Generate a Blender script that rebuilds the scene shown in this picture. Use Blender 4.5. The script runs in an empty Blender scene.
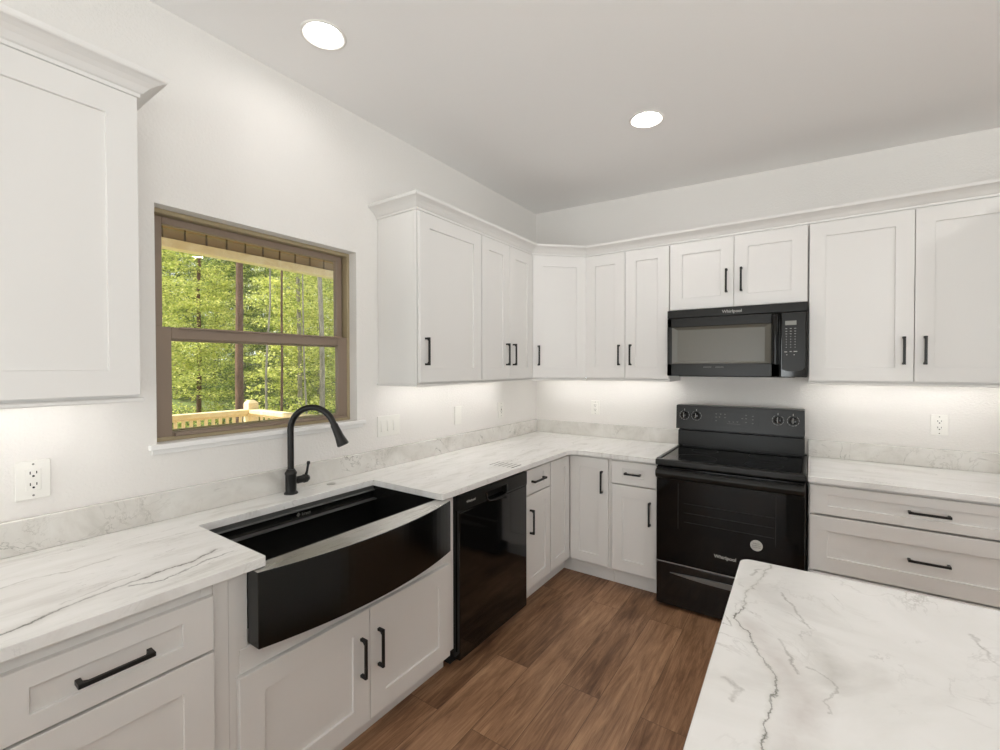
import bpy, bmesh, math, random
from mathutils import Vector, Matrix, noise
PI = math.pi
S = bpy.context.scene
C = S.collection

# ---------------------------------------------------------------- camera
cam_d = bpy.data.cameras.new('camera'); cam = bpy.data.objects.new('camera', cam_d); C.objects.link(cam)
YAW, PITCH, ROLL, FPX, PPX, PPY = 0.6068, -0.0136, -0.0015, 452.49, 496.1, 372.4
cam.location = (2.0113, -3.5241, 1.4717)
fw = Vector((-math.sin(YAW)*math.cos(PITCH), math.cos(YAW)*math.cos(PITCH), math.sin(PITCH)))
rt = Vector((math.cos(YAW), math.sin(YAW), 0)); up = rt.cross(fw)
r2 = rt*math.cos(ROLL) + up*math.sin(ROLL); u2 = -rt*math.sin(ROLL) + up*math.cos(ROLL)
cam.rotation_euler = Matrix((r2, u2, -fw)).transposed().to_euler()
cam_d.sensor_width = 36; cam_d.lens = FPX*36/1000
cam_d.shift_x = (500-PPX)/1000; cam_d.shift_y = (PPY-375)/1000
cam_d.clip_start = 0.02
S.camera = cam
# ---------------------------------------------------------------- world, sun, exposure
W = bpy.data.worlds.new('sky'); S.world = W; W.use_nodes = True
bg = W.node_tree.nodes['Background']; bg.inputs[0].default_value = (0.93, 0.97, 1.0, 1); bg.inputs[1].default_value = 1.75
sun_d = bpy.data.lights.new('sun', 'SUN'); sun_d.energy = 8.5; sun_d.color = (1, 0.94, 0.82); sun_d.angle = 0.02
sun = bpy.data.objects.new('sun', sun_d); C.objects.link(sun)
sun.rotation_euler = Vector((-0.42, -0.62, 0.85)).to_track_quat('Z', 'Y').to_euler()
S.view_settings.view_transform = 'Standard'; S.view_settings.look = 'None'
S.view_settings.gamma = 1; S.view_settings.use_curve_mapping = False
S.view_settings.exposure = -0.02
dl = bpy.data.lights.new('fill_light_rear', 'AREA'); dl.shape = 'RECTANGLE'; dl.size = 2.3; dl.size_y = 1.1; dl.spread = math.radians(115); dl.energy = 215; dl.color = (0.96, 0.972, 1.0)
dlo = bpy.data.objects.new('fill_light_rear', dl); C.objects.link(dlo); dlo.location = (4.15, -7.75, 0.8); dlo.rotation_euler = (math.pi/2+0.95, 0, 0)   # added fill light behind the camera, tilted up to brighten the ceiling
dl3 = bpy.data.lights.new('fill_light_right', 'AREA'); dl3.shape = 'RECTANGLE'; dl3.size = 4.2; dl3.size_y = 1.1; dl3.spread = math.radians(115); dl3.energy = 85; dl3.color = (0.96, 0.972, 1.0)
dlo = bpy.data.objects.new('fill_light_right', dl3); C.objects.link(dlo); dlo.location = (6.15, -4.6, 0.8); dlo.rotation_euler = (math.pi/2+0.75, 0, math.pi/2)  # added fill light beyond the right wall, tilted up at the ceiling
dl4 = bpy.data.lights.new('fill_light_rear_level', 'AREA'); dl4.shape = 'RECTANGLE'; dl4.size = 1.5; dl4.size_y = 1.9; dl4.energy = 60; dl4.color = (0.96, 0.972, 1.0)
dlo = bpy.data.objects.new('fill_light_rear_level', dl4); C.objects.link(dlo); dlo.location = (1.0, -7.34, 1.05); dlo.rotation_euler = (math.pi/2, 0, 0)  # added level fill light behind the camera, lifts the base cabinets
LAMP = 38.0        # radiance of the recessed ceiling lamps
STRIP = 24.0        # radiance of the under-cabinet strips

# ---------------------------------------------------------------- materials
def rgb(r, g, b):
    f = lambda c: (c/255/12.92) if c/255 <= 0.04045 else ((c/255+0.055)/1.055)**2.4
    return (f(r), f(g), f(b), 1)
def mat(name, col, rough=0.5, metal=0.0, spec=0.5, coat=0.0):
    m = bpy.data.materials.new(name); m.use_nodes = True
    b = m.node_tree.nodes['Principled BSDF']
    b.inputs['Base Color'].default_value = col; b.inputs['Roughness'].default_value = rough
    b.inputs['Metallic'].default_value = metal; b.inputs['Specular IOR Level'].default_value = spec
    b.inputs['Coat Weight'].default_value = coat
    if coat: b.inputs['Coat Roughness'].default_value = 0.04
    return m
def nt(m): return m.node_tree, m.node_tree.nodes, m.node_tree.links, m.node_tree.nodes['Principled BSDF']
def coords(n, l, scale=(1, 1, 1), loc=(0, 0, 0)):
    tc = n.new('ShaderNodeTexCoord'); mp = n.new('ShaderNodeMapping')
    mp.inputs['Scale'].default_value = scale; mp.inputs['Location'].default_value = loc
    l.new(tc.outputs['Object'], mp.inputs['Vector']); return mp.outputs[0]
def noise_n(n, l, vec, scale, detail=3, rough=0.55, dist=0):
    t = n.new('ShaderNodeTexNoise'); t.inputs['Scale'].default_value = scale; t.inputs['Detail'].default_value = detail
    t.inputs['Roughness'].default_value = rough; t.inputs['Distortion'].default_value = dist
    l.new(vec, t.inputs['Vector']); return t
def ramp(n, l, fac, stops):
    r = n.new('ShaderNodeValToRGB'); e = r.color_ramp.elements
    e[0].position, e[0].color = stops[0]; e[1].position, e[1].color = stops[1]
    for p, c in stops[2:]:
        x = e.new(p); x.color = c
    l.new(fac, r.inputs[0]); return r.outputs[0]
def mix(n, l, fac, a, b, blend='MIX'):
    m = n.new('ShaderNodeMix'); m.data_type = 'RGBA'; m.blend_type = blend
    for sock, v in ((m.inputs[0], fac), (m.inputs[6], a), (m.inputs[7], b)):
        if hasattr(v, 'is_linked'): l.new(v, sock)
        else: sock.default_value = v
    return m.outputs[2]
def math_n(n, l, op, a, b=None, clamp=False):
    m = n.new('ShaderNodeMath'); m.operation = op; m.use_clamp = clamp
    for i, v in enumerate((a, b)):
        if v is None: continue
        if hasattr(v, 'is_linked'): l.new(v, m.inputs[i])
        else: m.inputs[i].default_value = v
    return m.outputs[0]
def bump(m, scale, strength, detail=2, dist=0.002):
    t, n, l, b = nt(m); v = coords(n, l); x = noise_n(n, l, v, scale, detail)
    bp = n.new('ShaderNodeBump'); bp.inputs['Strength'].default_value = strength; bp.inputs['Distance'].default_value = dist
    l.new(x.outputs[0], bp.inputs['Height']); l.new(bp.outputs[0], b.inputs['Normal'])

M = {}
M['wall'] = mat('wall_paint', rgb(236, 232, 227), 0.75, spec=0.25); bump(M['wall'], 95, 0.5, 3, 0.004)
M['ceiling'] = mat('ceiling_paint', rgb(248, 246, 244), 0.85, spec=0.2); bump(M['ceiling'], 60, 0.15, 3, 0.003)
M['cab'] = mat('cabinet_paint', rgb(230, 227, 223), 0.38, spec=0.4); bump(M['cab'], 30, 0.02)
M['trim'] = mat('white_trim_paint', rgb(242, 240, 237), 0.4, spec=0.4); bump(M['trim'], 30, 0.02)
M['gap'] = mat('cabinet_face_frame', rgb(196, 190, 180), 0.6); bump(M['gap'], 30, 0.02)
M['pull'] = mat('matte_black_metal', (0.012, 0.011, 0.010, 1), 0.42, 0.3); bump(M['pull'], 200, 0.03)
M['faucet'] = mat('satin_black_finish', (0.014, 0.013, 0.012, 1), 0.33, 0.4); bump(M['faucet'], 200, 0.03)
M['gloss'] = mat('black_gloss_enamel', (0.004, 0.004, 0.004, 1), 0.07, 0.0, 0.5); bump(M['gloss'], 5, 0.01)
M['satin'] = mat('black_satin_metal', (0.011, 0.0105, 0.0090, 1), 0.30, 0.0, 0.30); bump(M['satin'], 40, 0.02)
M['bglass'] = mat('dark_oven_glass', (0.002, 0.002, 0.002, 1), 0.05, 0.0, 0.26); bump(M['bglass'], 3, 0.005)
M['mwglass'] = mat('smoked_microwave_screen', (0.125, 0.117, 0.095, 1), 0.3, 0.0, 0.5); bump(M['mwglass'], 400, 0.03)
M['mark'] = mat('pale_grey_print', rgb(190, 188, 182), 0.5); bump(M['mark'], 100, 0.01)
M['dimmark'] = mat('dim_grey_print', rgb(120, 118, 112), 0.5); bump(M['dimmark'], 100, 0.01)
M['ring'] = mat('burner_ring_print', (0.02, 0.02, 0.02, 1), 0.3); bump(M['ring'], 50, 0.01)
M['grip'] = mat('dark_grey_metal_grip', (0.20, 0.20, 0.195, 1), 0.35, 0.8); bump(M['grip'], 50, 0.01)
M['lcd'] = mat('grey_lcd', rgb(135, 135, 128), 0.3); bump(M['lcd'], 100, 0.01)
M['rubber'] = mat('black_rubber', (0.01, 0.01, 0.01, 1), 0.8); bump(M['rubber'], 80, 0.1)
M['plate'] = mat('white_plastic', rgb(240, 237, 230), 0.3, spec=0.5); bump(M['plate'], 50, 0.01)
M['slot'] = mat('dark_socket_slot', (0.01, 0.01, 0.01, 1), 0.7); bump(M['slot'], 50, 0.01)
M['steel'] = mat('brushed_steel', (0.55, 0.54, 0.52, 1), 0.3, 1.0); bump(M['steel'], 100, 0.03)
M['bronze'] = mat('taupe_vinyl_frame', rgb(140, 122, 106), 0.45); bump(M['bronze'], 60, 0.03)
M['bronze2'] = mat('tan_vinyl_track', rgb(168, 152, 120), 0.5); bump(M['bronze2'], 60, 0.03)
M['soffit'] = mat('brown_metal_panel', rgb(150, 124, 84), 0.6); bump(M['soffit'], 20, 0.05)
M['bark'] = mat('brown_bark', rgb(118, 88, 72), 0.9)
M['bark2'] = mat('pale_bark', rgb(168, 158, 142), 0.9)
for k, s in (('bark', 14), ('bark2', 22)):
    t, n, l, b = nt(M[k]); v = coords(n, l, (1, 1, 0.25)); x = noise_n(n, l, v, s, 5, 0.7)
    base = b.inputs['Base Color'].default_value[:]
    l.new(ramp(n, l, x.outputs[0], [(0.3, tuple(c*0.35 for c in base[:3])+(1,)), (0.7, base)]), b.inputs['Base Color'])
# sink steel (gunmetal, brushed along its length)
def brushed(name, col, rough, sc=(1, 1, 1), metal=1.0):
    m = mat(name, col, rough, metal); t, n, l, b = nt(m)
    x = noise_n(n, l, coords(n, l, sc), 60, 3)
    l.new(ramp(n, l, x.outputs[0], [(0.3, (rough*0.8,)*3+(1,)), (0.7, (rough*1.25,)*3+(1,))]), b.inputs['Roughness'])
    return m
M['gun'] = brushed('gunmetal_steel', (0.050, 0.053, 0.054, 1), 0.18, (2, 0.03, 30))
M['rim'] = brushed('gunmetal_steel_rim', (0.50, 0.49, 0.47, 1), 0.30, (4, 0.1, 1))
M['bowl'] = mat('dark_steel_bowl', (0.07, 0.068, 0.064, 1), 0.27, 0.9); bump(M['bowl'], 30, 0.01)
# pine
m = M['pine'] = mat('yellow_pine', rgb(228, 196, 140), 0.6); t, n, l, b = nt(m)
x = noise_n(n, l, coords(n, l, (6, 1.5, 1.5)), 6, 4, 0.6, 0.6)
l.new(ramp(n, l, x.outputs[0], [(0.3, rgb(232, 208, 160)), (0.7, rgb(248, 232, 198))]), b.inputs['Base Color'])
# leaves
def leafmat(name, cols):
    m = mat(name, cols[0], 0.5, spec=0.3); t, n, l, b = nt(m)
    g = n.new('ShaderNodeNewGeometry'); x = noise_n(n, l, coords(n, l), 1.1, 2)
    f = math_n(n, l, 'ADD', math_n(n, l, 'MULTIPLY', g.outputs['Random Per Island'], 0.6), math_n(n, l, 'MULTIPLY', x.outputs[0], 0.5))
    c = ramp(n, l, f, [(0.15, cols[0]), (0.85, cols[2]), (0.5, cols[1])]); l.new(c, b.inputs['Base Color'])
    tr = n.new('ShaderNodeBsdfTranslucent'); l.new(c, tr.inputs[0]); mx = n.new('ShaderNodeMixShader'); mx.inputs[0].default_value = 0.45
    l.new(b.outputs[0], mx.inputs[1]); l.new(tr.outputs[0], mx.inputs[2]); l.new(mx.outputs[0], n['Material Output'].inputs[0])
    return m
M['leaf'] = leafmat('yellow_green_leaves', [rgb(104, 120, 52), rgb(190, 198, 104), rgb(246, 240, 160)])
M['leaf2'] = leafmat('mid_green_leaves', [rgb(46, 60, 34), rgb(102, 122, 62), rgb(186, 198, 110)])
m = M['ground'] = mat('forest_floor', rgb(96, 98, 58), 0.95); t, n, l, b = nt(m)
x = noise_n(n, l, coords(n, l), 3, 5, 0.7)
l.new(ramp(n, l, x.outputs[0], [(0.35, rgb(70, 70, 40)), (0.6, rgb(110, 126, 62))]), b.inputs['Base Color'])
# window glass: real pane, transparent with fresnel reflection
m = M['glass'] = bpy.data.materials.new('window_glass'); m.use_nodes = True; n = m.node_tree.nodes; l = m.node_tree.links; n.clear()
o = n.new('ShaderNodeOutputMaterial'); a = n.new('ShaderNodeBsdfTransparent'); g = n.new('ShaderNodeBsdfGlossy'); fr = n.new('ShaderNodeFresnel'); mx = n.new('ShaderNodeMixShader')
a.inputs[0].default_value = (0.97, 0.985, 0.975, 1); g.inputs['Roughness'].default_value = 0.0; fr.inputs[0].default_value = 1.45
l.new(fr.outputs[0], mx.inputs[0]); l.new(a.outputs[0], mx.inputs[1]); l.new(g.outputs[0], mx.inputs[2]); l.new(mx.outputs[0], o.inputs[0])
# emitters
def emit(name, col, s):
    m = bpy.data.materials.new(name); m.use_nodes = True; n = m.node_tree.nodes; l = m.node_tree.links; n.clear()
    o = n.new('ShaderNodeOutputMaterial'); e = n.new('ShaderNodeEmission'); e.inputs[0].default_value = col; e.inputs[1].default_value = s
    l.new(e.outputs[0], o.inputs[0]); return m
M['lamp'] = emit('lamp_diffuser', (1, 0.985, 0.97, 1), LAMP); M['lamp_mid'] = emit('lamp_diffuser_range', (1, 0.985, 0.97, 1), LAMP*3); M['lamp_big'] = emit('lamp_diffuser_bright', (1, 0.985, 0.97, 1), LAMP*7)
M['strip'] = emit('led_strip', (1, 0.985, 0.96, 1), STRIP)
# floor planks running along y
m = M['floor'] = mat('brown_vinyl_plank', rgb(110, 80, 60), 0.42, spec=0.35); t, n, l, b = nt(m)
tc = n.new('ShaderNodeTexCoord'); mp = n.new('ShaderNodeMapping'); mp.inputs['Rotation'].default_value = (0, 0, PI/2); mp.inputs['Location'].default_value = (0.35, 0.02, 0)
l.new(tc.outputs['Object'], mp.inputs['Vector']); v = mp.outputs[0]
br = n.new('ShaderNodeTexBrick'); l.new(v, br.inputs['Vector']); br.offset = 0.37; br.offset_frequency = 2; br.squash = 1
br.inputs['Scale'].default_value = 1; br.inputs['Brick Width'].default_value = 1.22; br.inputs['Row Height'].default_value = 0.182
br.inputs['Mortar Size'].default_value = 0.0011; br.inputs['Mortar Smooth'].default_value = 0.3; br.inputs['Bias'].default_value = 0
br.inputs['Color1'].default_value = (0, 0, 0, 1); br.inputs['Color2'].default_value = (1, 1, 1, 1); br.inputs['Mortar'].default_value = (0.3, 0.3, 0.3, 1)
off = n.new('ShaderNodeVectorMath'); off.operation = 'MULTIPLY_ADD'; l.new(br.outputs['Color'], off.inputs[0]); off.inputs[1].default_value = (13, 7, 5); l.new(v, off.inputs[2])
mp2 = n.new('ShaderNodeMapping'); mp2.inputs['Scale'].default_value = (0.8, 9, 1); l.new(off.outputs[0], mp2.inputs[0])
g1 = noise_n(n, l, mp2.outputs[0], 3.0, 9, 0.68, 1.4)
mp3 = n.new('ShaderNodeMapping'); mp3.inputs['Scale'].default_value = (4, 110, 1); l.new(off.outputs[0], mp3.inputs[0])
g2 = noise_n(n, l, mp3.outputs[0], 4.0, 3, 0.6, 0.3)
mp4 = n.new('ShaderNodeMapping'); mp4.inputs['Scale'].default_value = (1.6, 4.5, 1); l.new(off.outputs[0], mp4.inputs[0])
g3 = noise_n(n, l, mp4.outputs[0], 1.7, 2, 0.5, 0.5)
f = math_n(n, l, 'ADD', math_n(n, l, 'MULTIPLY', g1.outputs[0], 0.62), math_n(n, l, 'MULTIPLY', g2.outputs[0], 0.22))
f = math_n(n, l, 'ADD', f, math_n(n, l, 'MULTIPLY', g3.outputs[0], 0.35)); f = math_n(n, l, 'ADD', f, math_n(n, l, 'MULTIPLY', br.outputs['Color'], 0.13)); f = math_n(n, l, 'SUBTRACT', f, 0.165)
c = ramp(n, l, f, [(0.28, rgb(88, 60, 43)), (0.78, rgb(218, 178, 138)), (0.42, rgb(130, 95, 69)), (0.58, rgb(172, 132, 100))])
c = mix(n, l, math_n(n, l, 'MULTIPLY', br.outputs['Fac'], 0.75), c, rgb(50, 35, 26)); l.new(c, b.inputs['Base Color'])
bp = n.new('ShaderNodeBump'); bp.inputs['Strength'].default_value = 0.12; bp.inputs['Distance'].default_value = 0.002
l.new(g2.outputs[0], bp.inputs['Height']); l.new(bp.outputs[0], b.inputs['Normal'])

# stone worktops: cloudy white ground, noise veins stretched along `stretch`, plus drawn vein polylines in plan
def stone(name, stretch, rot, lines, seed, ground=None, vein=1.0):
    g0, g1_, g2_ = ground or (rgb(222, 219, 214), rgb(244, 242, 239), rgb(238, 236, 232))
    m = mat(name, rgb(235, 232, 226), 0.22, spec=0.45); t, n, l, b = nt(m)
    tc = n.new('ShaderNodeTexCoord'); P = tc.outputs['Object']
    mp = n.new('ShaderNodeMapping'); mp.inputs['Rotation'].default_value = (0, 0, rot); mp.inputs['Scale'].default_value = stretch; mp.inputs['Location'].default_value = (seed, seed*0.7, 0)
    l.new(P, mp.inputs[0]); V = mp.outputs[0]
    cl = noise_n(n, l, V, 3.2, 5, 0.6, 0.8)
    c = ramp(n, l, cl.outputs[0], [(0.30, g0), (0.62, g1_), (0.45, g2_)])
    # fine broken veins
    for sc, w, st, sd, col in ((2.2, 0.010, 0.55, 0, rgb(140, 136, 126)), (5.0, 0.016, 0.40, 9, rgb(168, 162, 152))):
        mpp = n.new('ShaderNodeMapping'); mpp.inputs['Location'].default_value = (sd, sd, sd); l.new(V, mpp.inputs[0])
        x = noise_n(n, l, mpp.outputs[0], sc, 7, 0.62, 0.9)
        d = math_n(n, l, 'ABSOLUTE', math_n(n, l, 'SUBTRACT', x.outputs[0], 0.5))
        k = math_n(n, l, 'SUBTRACT', 1.0, math_n(n, l, 'DIVIDE', d, w), True)
        gate = noise_n(n, l, mpp.outputs[0], 3.1, 3, 0.6)
        gk = n.new('ShaderNodeMapRange'); gk.inputs[1].default_value = 0.50; gk.inputs[2].default_value = 0.68; l.new(gate.outputs[0], gk.inputs[0])
        k = math_n(n, l, 'MULTIPLY', math_n(n, l, 'MULTIPLY', k, gk.outputs[0]), min(1, st*vein))
        c = mix(n, l, k, c, col)
    if lines:
        wob = noise_n(n, l, P, 26, 4, 0.65)
        ad = n.new('ShaderNodeVectorMath'); ad.operation = 'MULTIPLY_ADD'; l.new(wob.outputs['Color'], ad.inputs[0]); ad.inputs[1].default_value = (0.035, 0.035, 0); 
        sb = n.new('ShaderNodeVectorMath'); sb.operation = 'SUBTRACT'; l.new(P, sb.inputs[0]); sb.inputs[1].default_value = (0.0175, 0.0175, 0); l.new(sb.outputs[0], ad.inputs[2])
        fl = n.new('ShaderNodeVectorMath'); fl.operation = 'MULTIPLY'; fl.inputs[1].default_value = (1, 1, 0); l.new(ad.outputs[0], fl.inputs[0]); Q = fl.outputs[0]
        brk = noise_n(n, l, P, 9, 4, 0.7)
        for pts, w, st, col in lines:
            dist = None
            for a_, b_ in zip(pts, pts[1:]):
                A = Vector((a_[0], a_[1], 0)); B = Vector((b_[0], b_[1], 0))-A
                s1 = n.new('ShaderNodeVectorMath'); s1.operation = 'SUBTRACT'; l.new(Q, s1.inputs[0]); s1.inputs[1].default_value = A
                d1 = n.new('ShaderNodeVectorMath'); d1.operation = 'DOT_PRODUCT'; l.new(s1.outputs[0], d1.inputs[0]); d1.inputs[1].default_value = B/B.length_squared
                h = math_n(n, l, 'MULTIPLY', d1.outputs['Value'], 1.0, True)
                s2 = n.new('ShaderNodeVectorMath'); s2.operation = 'MULTIPLY_ADD'; l.new(h, s2.inputs[0]); s2.inputs[1].default_value = -B; l.new(s1.outputs[0], s2.inputs[2])
                ln = n.new('ShaderNodeVectorMath'); ln.operation = 'LENGTH'; l.new(s2.outputs[0], ln.inputs[0])
                dist = ln.outputs['Value'] if dist is None else math_n(n, l, 'MINIMUM', dist, ln.outputs['Value'])
            k = math_n(n, l, 'SUBTRACT', 1.0, math_n(n, l, 'DIVIDE', dist, w), True)
            gk = n.new('ShaderNodeMapRange'); gk.inputs[1].default_value = 0.36; gk.inputs[2].default_value = 0.60; gk.inputs[3].default_value = 0.35; l.new(brk.outputs[0], gk.inputs[0])
            k = math_n(n, l, 'MULTIPLY', math_n(n, l, 'MULTIPLY', k, gk.outputs[0]), st)
            c = mix(n, l, k, c, col)
    l.new(c, b.inputs['Base Color']); return m
grey, dark = rgb(150, 145, 136), rgb(92, 92, 84)
soft = rgb(186, 180, 171)
A_ = [(0.62, -3.50), (0.596, -3.364), (0.583, -3.34), (0.57, -3.298), (0.547, -3.252), (0.529, -3.177), (0.523, -3.107), (0.51, -3.033), (0.509, -2.942), (0.47, -2.86)]
M['stone_l'] = stone('quartzite_with_long_streaks', (4.5, 1.0, 1.0), 0.05, [
    (A_, 0.028, 0.45, soft), (A_, 0.0065, 0.95, dark),
    ([(0.30, -3.45), (0.282, -3.29), (0.266, -3.239), (0.294, -3.182), (0.28, -3.05)], 0.006, 0.6, grey),
    ([(0.54, -3.102), (0.575, -3.038), (0.535, -2.915), (0.53, -2.84)], 0.0055, 0.8, dark),
    ([(0.512, -3.226), (0.495, -3.145), (0.47, -3.06)], 0.005, 0.6, grey)], 3.1)
M['stone_r'] = stone('quartzite_white', (1.0, 2.6, 1.0), 0.1, [], 11.3)
M['stone_bs'] = stone('quartzite_backsplash', (1.6, 1.6, 1.6), 0.5, [], 5.7, ground=(rgb(206, 202, 194), rgb(230, 227, 221), rgb(221, 217, 210)), vein=1.5)  # greyer ground: dimmer light on the same stone put into its colour
I1 = [(1.955, -1.94), (1.925, -1.999), (1.9, -2.117), (1.876, -2.234), (1.88, -2.303), (1.863, -2.366), (1.896, -2.417), (1.928, -2.493), (1.954, -2.541), (1.953, -2.611), (1.944, -2.655), (1.942, -2.717), (1.953, -2.80), (1.99, -2.95)]
M['stone_i'] = stone('quartzite_with_winding_vein', (1.0, 1.0, 1.0), 0.4, [
    ([(1.90, -2.38), (1.96, -2.50), (2.0, -2.58), (1.985, -2.68), (1.975, -2.8)], 0.045, 0.6, rgb(206, 198, 192)),
    ([(2.014, -2.379), (2.041, -2.44), (2.04, -2.504)], 0.040, 0.55, rgb(190, 186, 178)),
    (I1, 0.009, 0.28, rgb(180, 176, 164)), (I1[1:6], 0.0026, 0.45, rgb(120, 118, 104)), (I1[4:], 0.0026, 0.9, rgb(96, 96, 84)),
    ([(1.95, -2.173), (2.008, -2.324)], 0.0045, 0.7, grey), ([(1.955, -2.406), (1.988, -2.518)], 0.004, 0.7, grey),
    ([(2.001, -2.48), (2.04, -2.504), (2.049, -2.519), (2.024, -2.572), (2.028, -2.597)], 0.0030, 0.5, grey),
    ([(2.296, -2.156), (2.307, -2.268)], 0.005, 0.6, grey), ([(1.90, -2.05), (1.875, -2.10)], 0.006, 0.6, grey),
    ([(1.872, -2.60), (1.90, -2.62), (1.89, -2.66)], 0.006, 0.7, grey)], 1.9)

# ---------------------------------------------------------------- mesh helpers
class MB:
    def __init__(s): s.bm = bmesh.new()
    def _merge(s, b, bev=0, seg=1):
        if bev > 0:
            bmesh.ops.bevel(b, geom=b.edges[:], offset=bev, segments=seg, profile=0.5, affect='EDGES', clamp_overlap=True)
        me = bpy.data.meshes.new('t'); b.to_mesh(me); b.free(); s.bm.from_mesh(me); bpy.data.meshes.remove(me); return s
    def box(s, p, q, bev=0.0, seg=1, rot=None):
        b = bmesh.new(); bmesh.ops.create_cube(b, size=1)
        p, q = Vector(p), Vector(q); c = (p+q)/2; d = q-p
        for v in b.verts: v.co = Vector((v.co.x*abs(d.x), v.co.y*abs(d.y), v.co.z*abs(d.z)))
        if bev: bmesh.ops.bevel(b, geom=b.edges[:], offset=min(bev, abs(d.x)*.45, abs(d.y)*.45, abs(d.z)*.45), segments=seg, profile=0.5, affect='EDGES')
        for v in b.verts:
            if rot: v.co = rot @ v.co
            v.co += c
        return s._merge(b)
    def prism(s, pts, z0, z1, bev=0, seg=1, M_=None):
        b = bmesh.new(); vs = [b.verts.new((x, y, z0)) for x, y in pts]; f = b.faces.new(vs)
        r = bmesh.ops.extrude_face_region(b, geom=[f])
        for e in r['geom']:
            if isinstance(e, bmesh.types.BMVert): e.co.z = z1
        bmesh.ops.recalc_face_normals(b, faces=b.faces[:])
        if bev: bmesh.ops.bevel(b, geom=b.edges[:], offset=bev, segments=seg, profile=0.5, affect='EDGES', clamp_overlap=True)
        if M_:
            for v in b.verts: v.co = M_ @ v.co
            bmesh.ops.recalc_face_normals(b, faces=b.faces[:])
        return s._merge(b)
    def lathe(s, prof, c=(0, 0, 0), seg=32, axis='z', M_=None):
        b = bmesh.new(); rings = []
        for r, z in prof:
            rings.append([b.verts.new((r*math.cos(2*PI*i/seg), r*math.sin(2*PI*i/seg), z)) for i in range(seg)])
        for a_, b_ in zip(rings, rings[1:]):
            for i in range(seg): b.faces.new((a_[i], a_[(i+1) % seg], b_[(i+1) % seg], b_[i]))
        b.faces.new(rings[0][::-1]); b.faces.new(rings[-1])
        R = {'z': Matrix.Identity(3), 'x': Matrix.Rotation(PI/2, 3, 'Y'), 'y': Matrix.Rotation(PI/2, 3, 'X')}[axis]
        for v in b.verts: v.co = (M_ @ v.co) if M_ else R @ v.co + Vector(c)
        bmesh.ops.remove_doubles(b, verts=b.verts[:], dist=1e-6); bmesh.ops.recalc_face_normals(b, faces=b.faces[:]); return s._merge(b)
    def tube(s, pts, rad, seg=16):
        b = bmesh.new(); pts = [Vector(p) for p in pts]; rings = []; prev = None
        for i, p in enumerate(pts):
            t = (pts[min(i+1, len(pts)-1)]-pts[max(i-1, 0)]).normalized()
            if prev is None: a_ = t.orthogonal().normalized()
            else: a_ = (prev - t*prev.dot(t)).normalized()
            prev = a_; bb = t.cross(a_); r = rad[i] if isinstance(rad, (list, tuple)) else rad
            rings.append([b.verts.new(p+(a_*math.cos(2*PI*k/seg)+bb*math.sin(2*PI*k/seg))*r) for k in range(seg)])
        for a_, b_ in zip(rings, rings[1:]):
            for i in range(seg): b.faces.new((a_[i], a_[(i+1) % seg], b_[(i+1) % seg], b_[i]))
        b.faces.new(rings[0][::-1]); b.faces.new(rings[-1]); bmesh.ops.recalc_face_normals(b, faces=b.faces[:]); return s._merge(b)
    def sweep(s, prof, path, closed=False):     # profile (out, z) swept along a plan path, mitred; 'out' is to the right of travel
        b = bmesh.new(); n_ = len(path); P = [Vector((x, y)) for x, y in path]; rings = []
        for i in range(n_):
            d0 = (P[i]-P[i-1]).normalized() if i > 0 else None; d1 = (P[i+1]-P[i]).normalized() if i < n_-1 else None
            if d0 is None: d0 = d1
            if d1 is None: d1 = d0
            n0 = Vector((d0.y, -d0.x)); n1 = Vector((d1.y, -d1.x)); m_ = (n0+n1).normalized(); m_ = m_/max(m_.dot(n0), 0.3)
            rings.append([b.verts.new((P[i].x+m_.x*o_, P[i].y+m_.y*o_, z_)) for o_, z_ in prof])
        k = len(prof)
        for a_, b_ in zip(rings, rings[1:]):
            for i in range(k): b.faces.new((a_[i], a_[(i+1) % k], b_[(i+1) % k], b_[i]))
        b.faces.new(rings[0][::-1]); b.faces.new(rings[-1]); bmesh.ops.recalc_face_normals(b, faces=b.faces[:]); return s._merge(b)
    def shaker(s, x0, x1, z0, z1, y, th=0.019, st=0.076, rl=None, rec=0.009):   # front at y (facing -y), back at y+th
        rl = rl or st; b = bmesh.new()
        def ring(a, c, yy): return [b.verts.new((x0+a, yy, z0+c)), b.verts.new((x1-a, yy, z0+c)), b.verts.new((x1-a, yy, z1-c)), b.verts.new((x0+a, yy, z1-c))]
        e = 0.0015
        R = [ring(0, 0, y+th), ring(0, 0, y+e), ring(e, e, y), ring(st-0.001, rl-0.001, y), ring(st, rl, y+0.0012), ring(st, rl, y+rec)]
        for p_, q_ in zip(R, R[1:]):
            for i in range(4): b.faces.new((p_[i], p_[(i+1) % 4], q_[(i+1) % 4], q_[i]))
        b.faces.new(R[-1]); b.faces.new(R[0][::-1]); bmesh.ops.recalc_face_normals(b, faces=b.faces[:]); return s._merge(b)
    def obj(s, name, m, parent=None, smooth=False, loc=None):
        me = bpy.data.meshes.new(name); s.bm.to_mesh(me); s.bm.free()
        o = bpy.data.objects.new(name, me); C.objects.link(o); me.materials.append(m)
        if parent: o.parent = parent
        if smooth: 
            for p in me.polygons: p.use_smooth = True
            me.set_sharp_from_angle(angle=math.radians(50))
            wn = o.modifiers.new('weighted_normal', 'WEIGHTED_NORMAL'); wn.keep_sharp = True; wn.weight = 60
        return o
def thing(name, label, cat, loc=(0, 0, 0), rz=0, group=None):
    o = bpy.data.objects.new(name, None); C.objects.link(o); o.location = loc; o.rotation_euler = (0, 0, rz)
    o.empty_display_size = 0.1; return tag(o, label, cat, group)
def tag(o, label, cat, group=None):
    o['label'] = label; o['category'] = cat
    if group: o['group'] = group
    return o
def struct(o, label=None):
    o['kind'] = 'structure'
    if label: o['label'] = label
    return o
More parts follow.
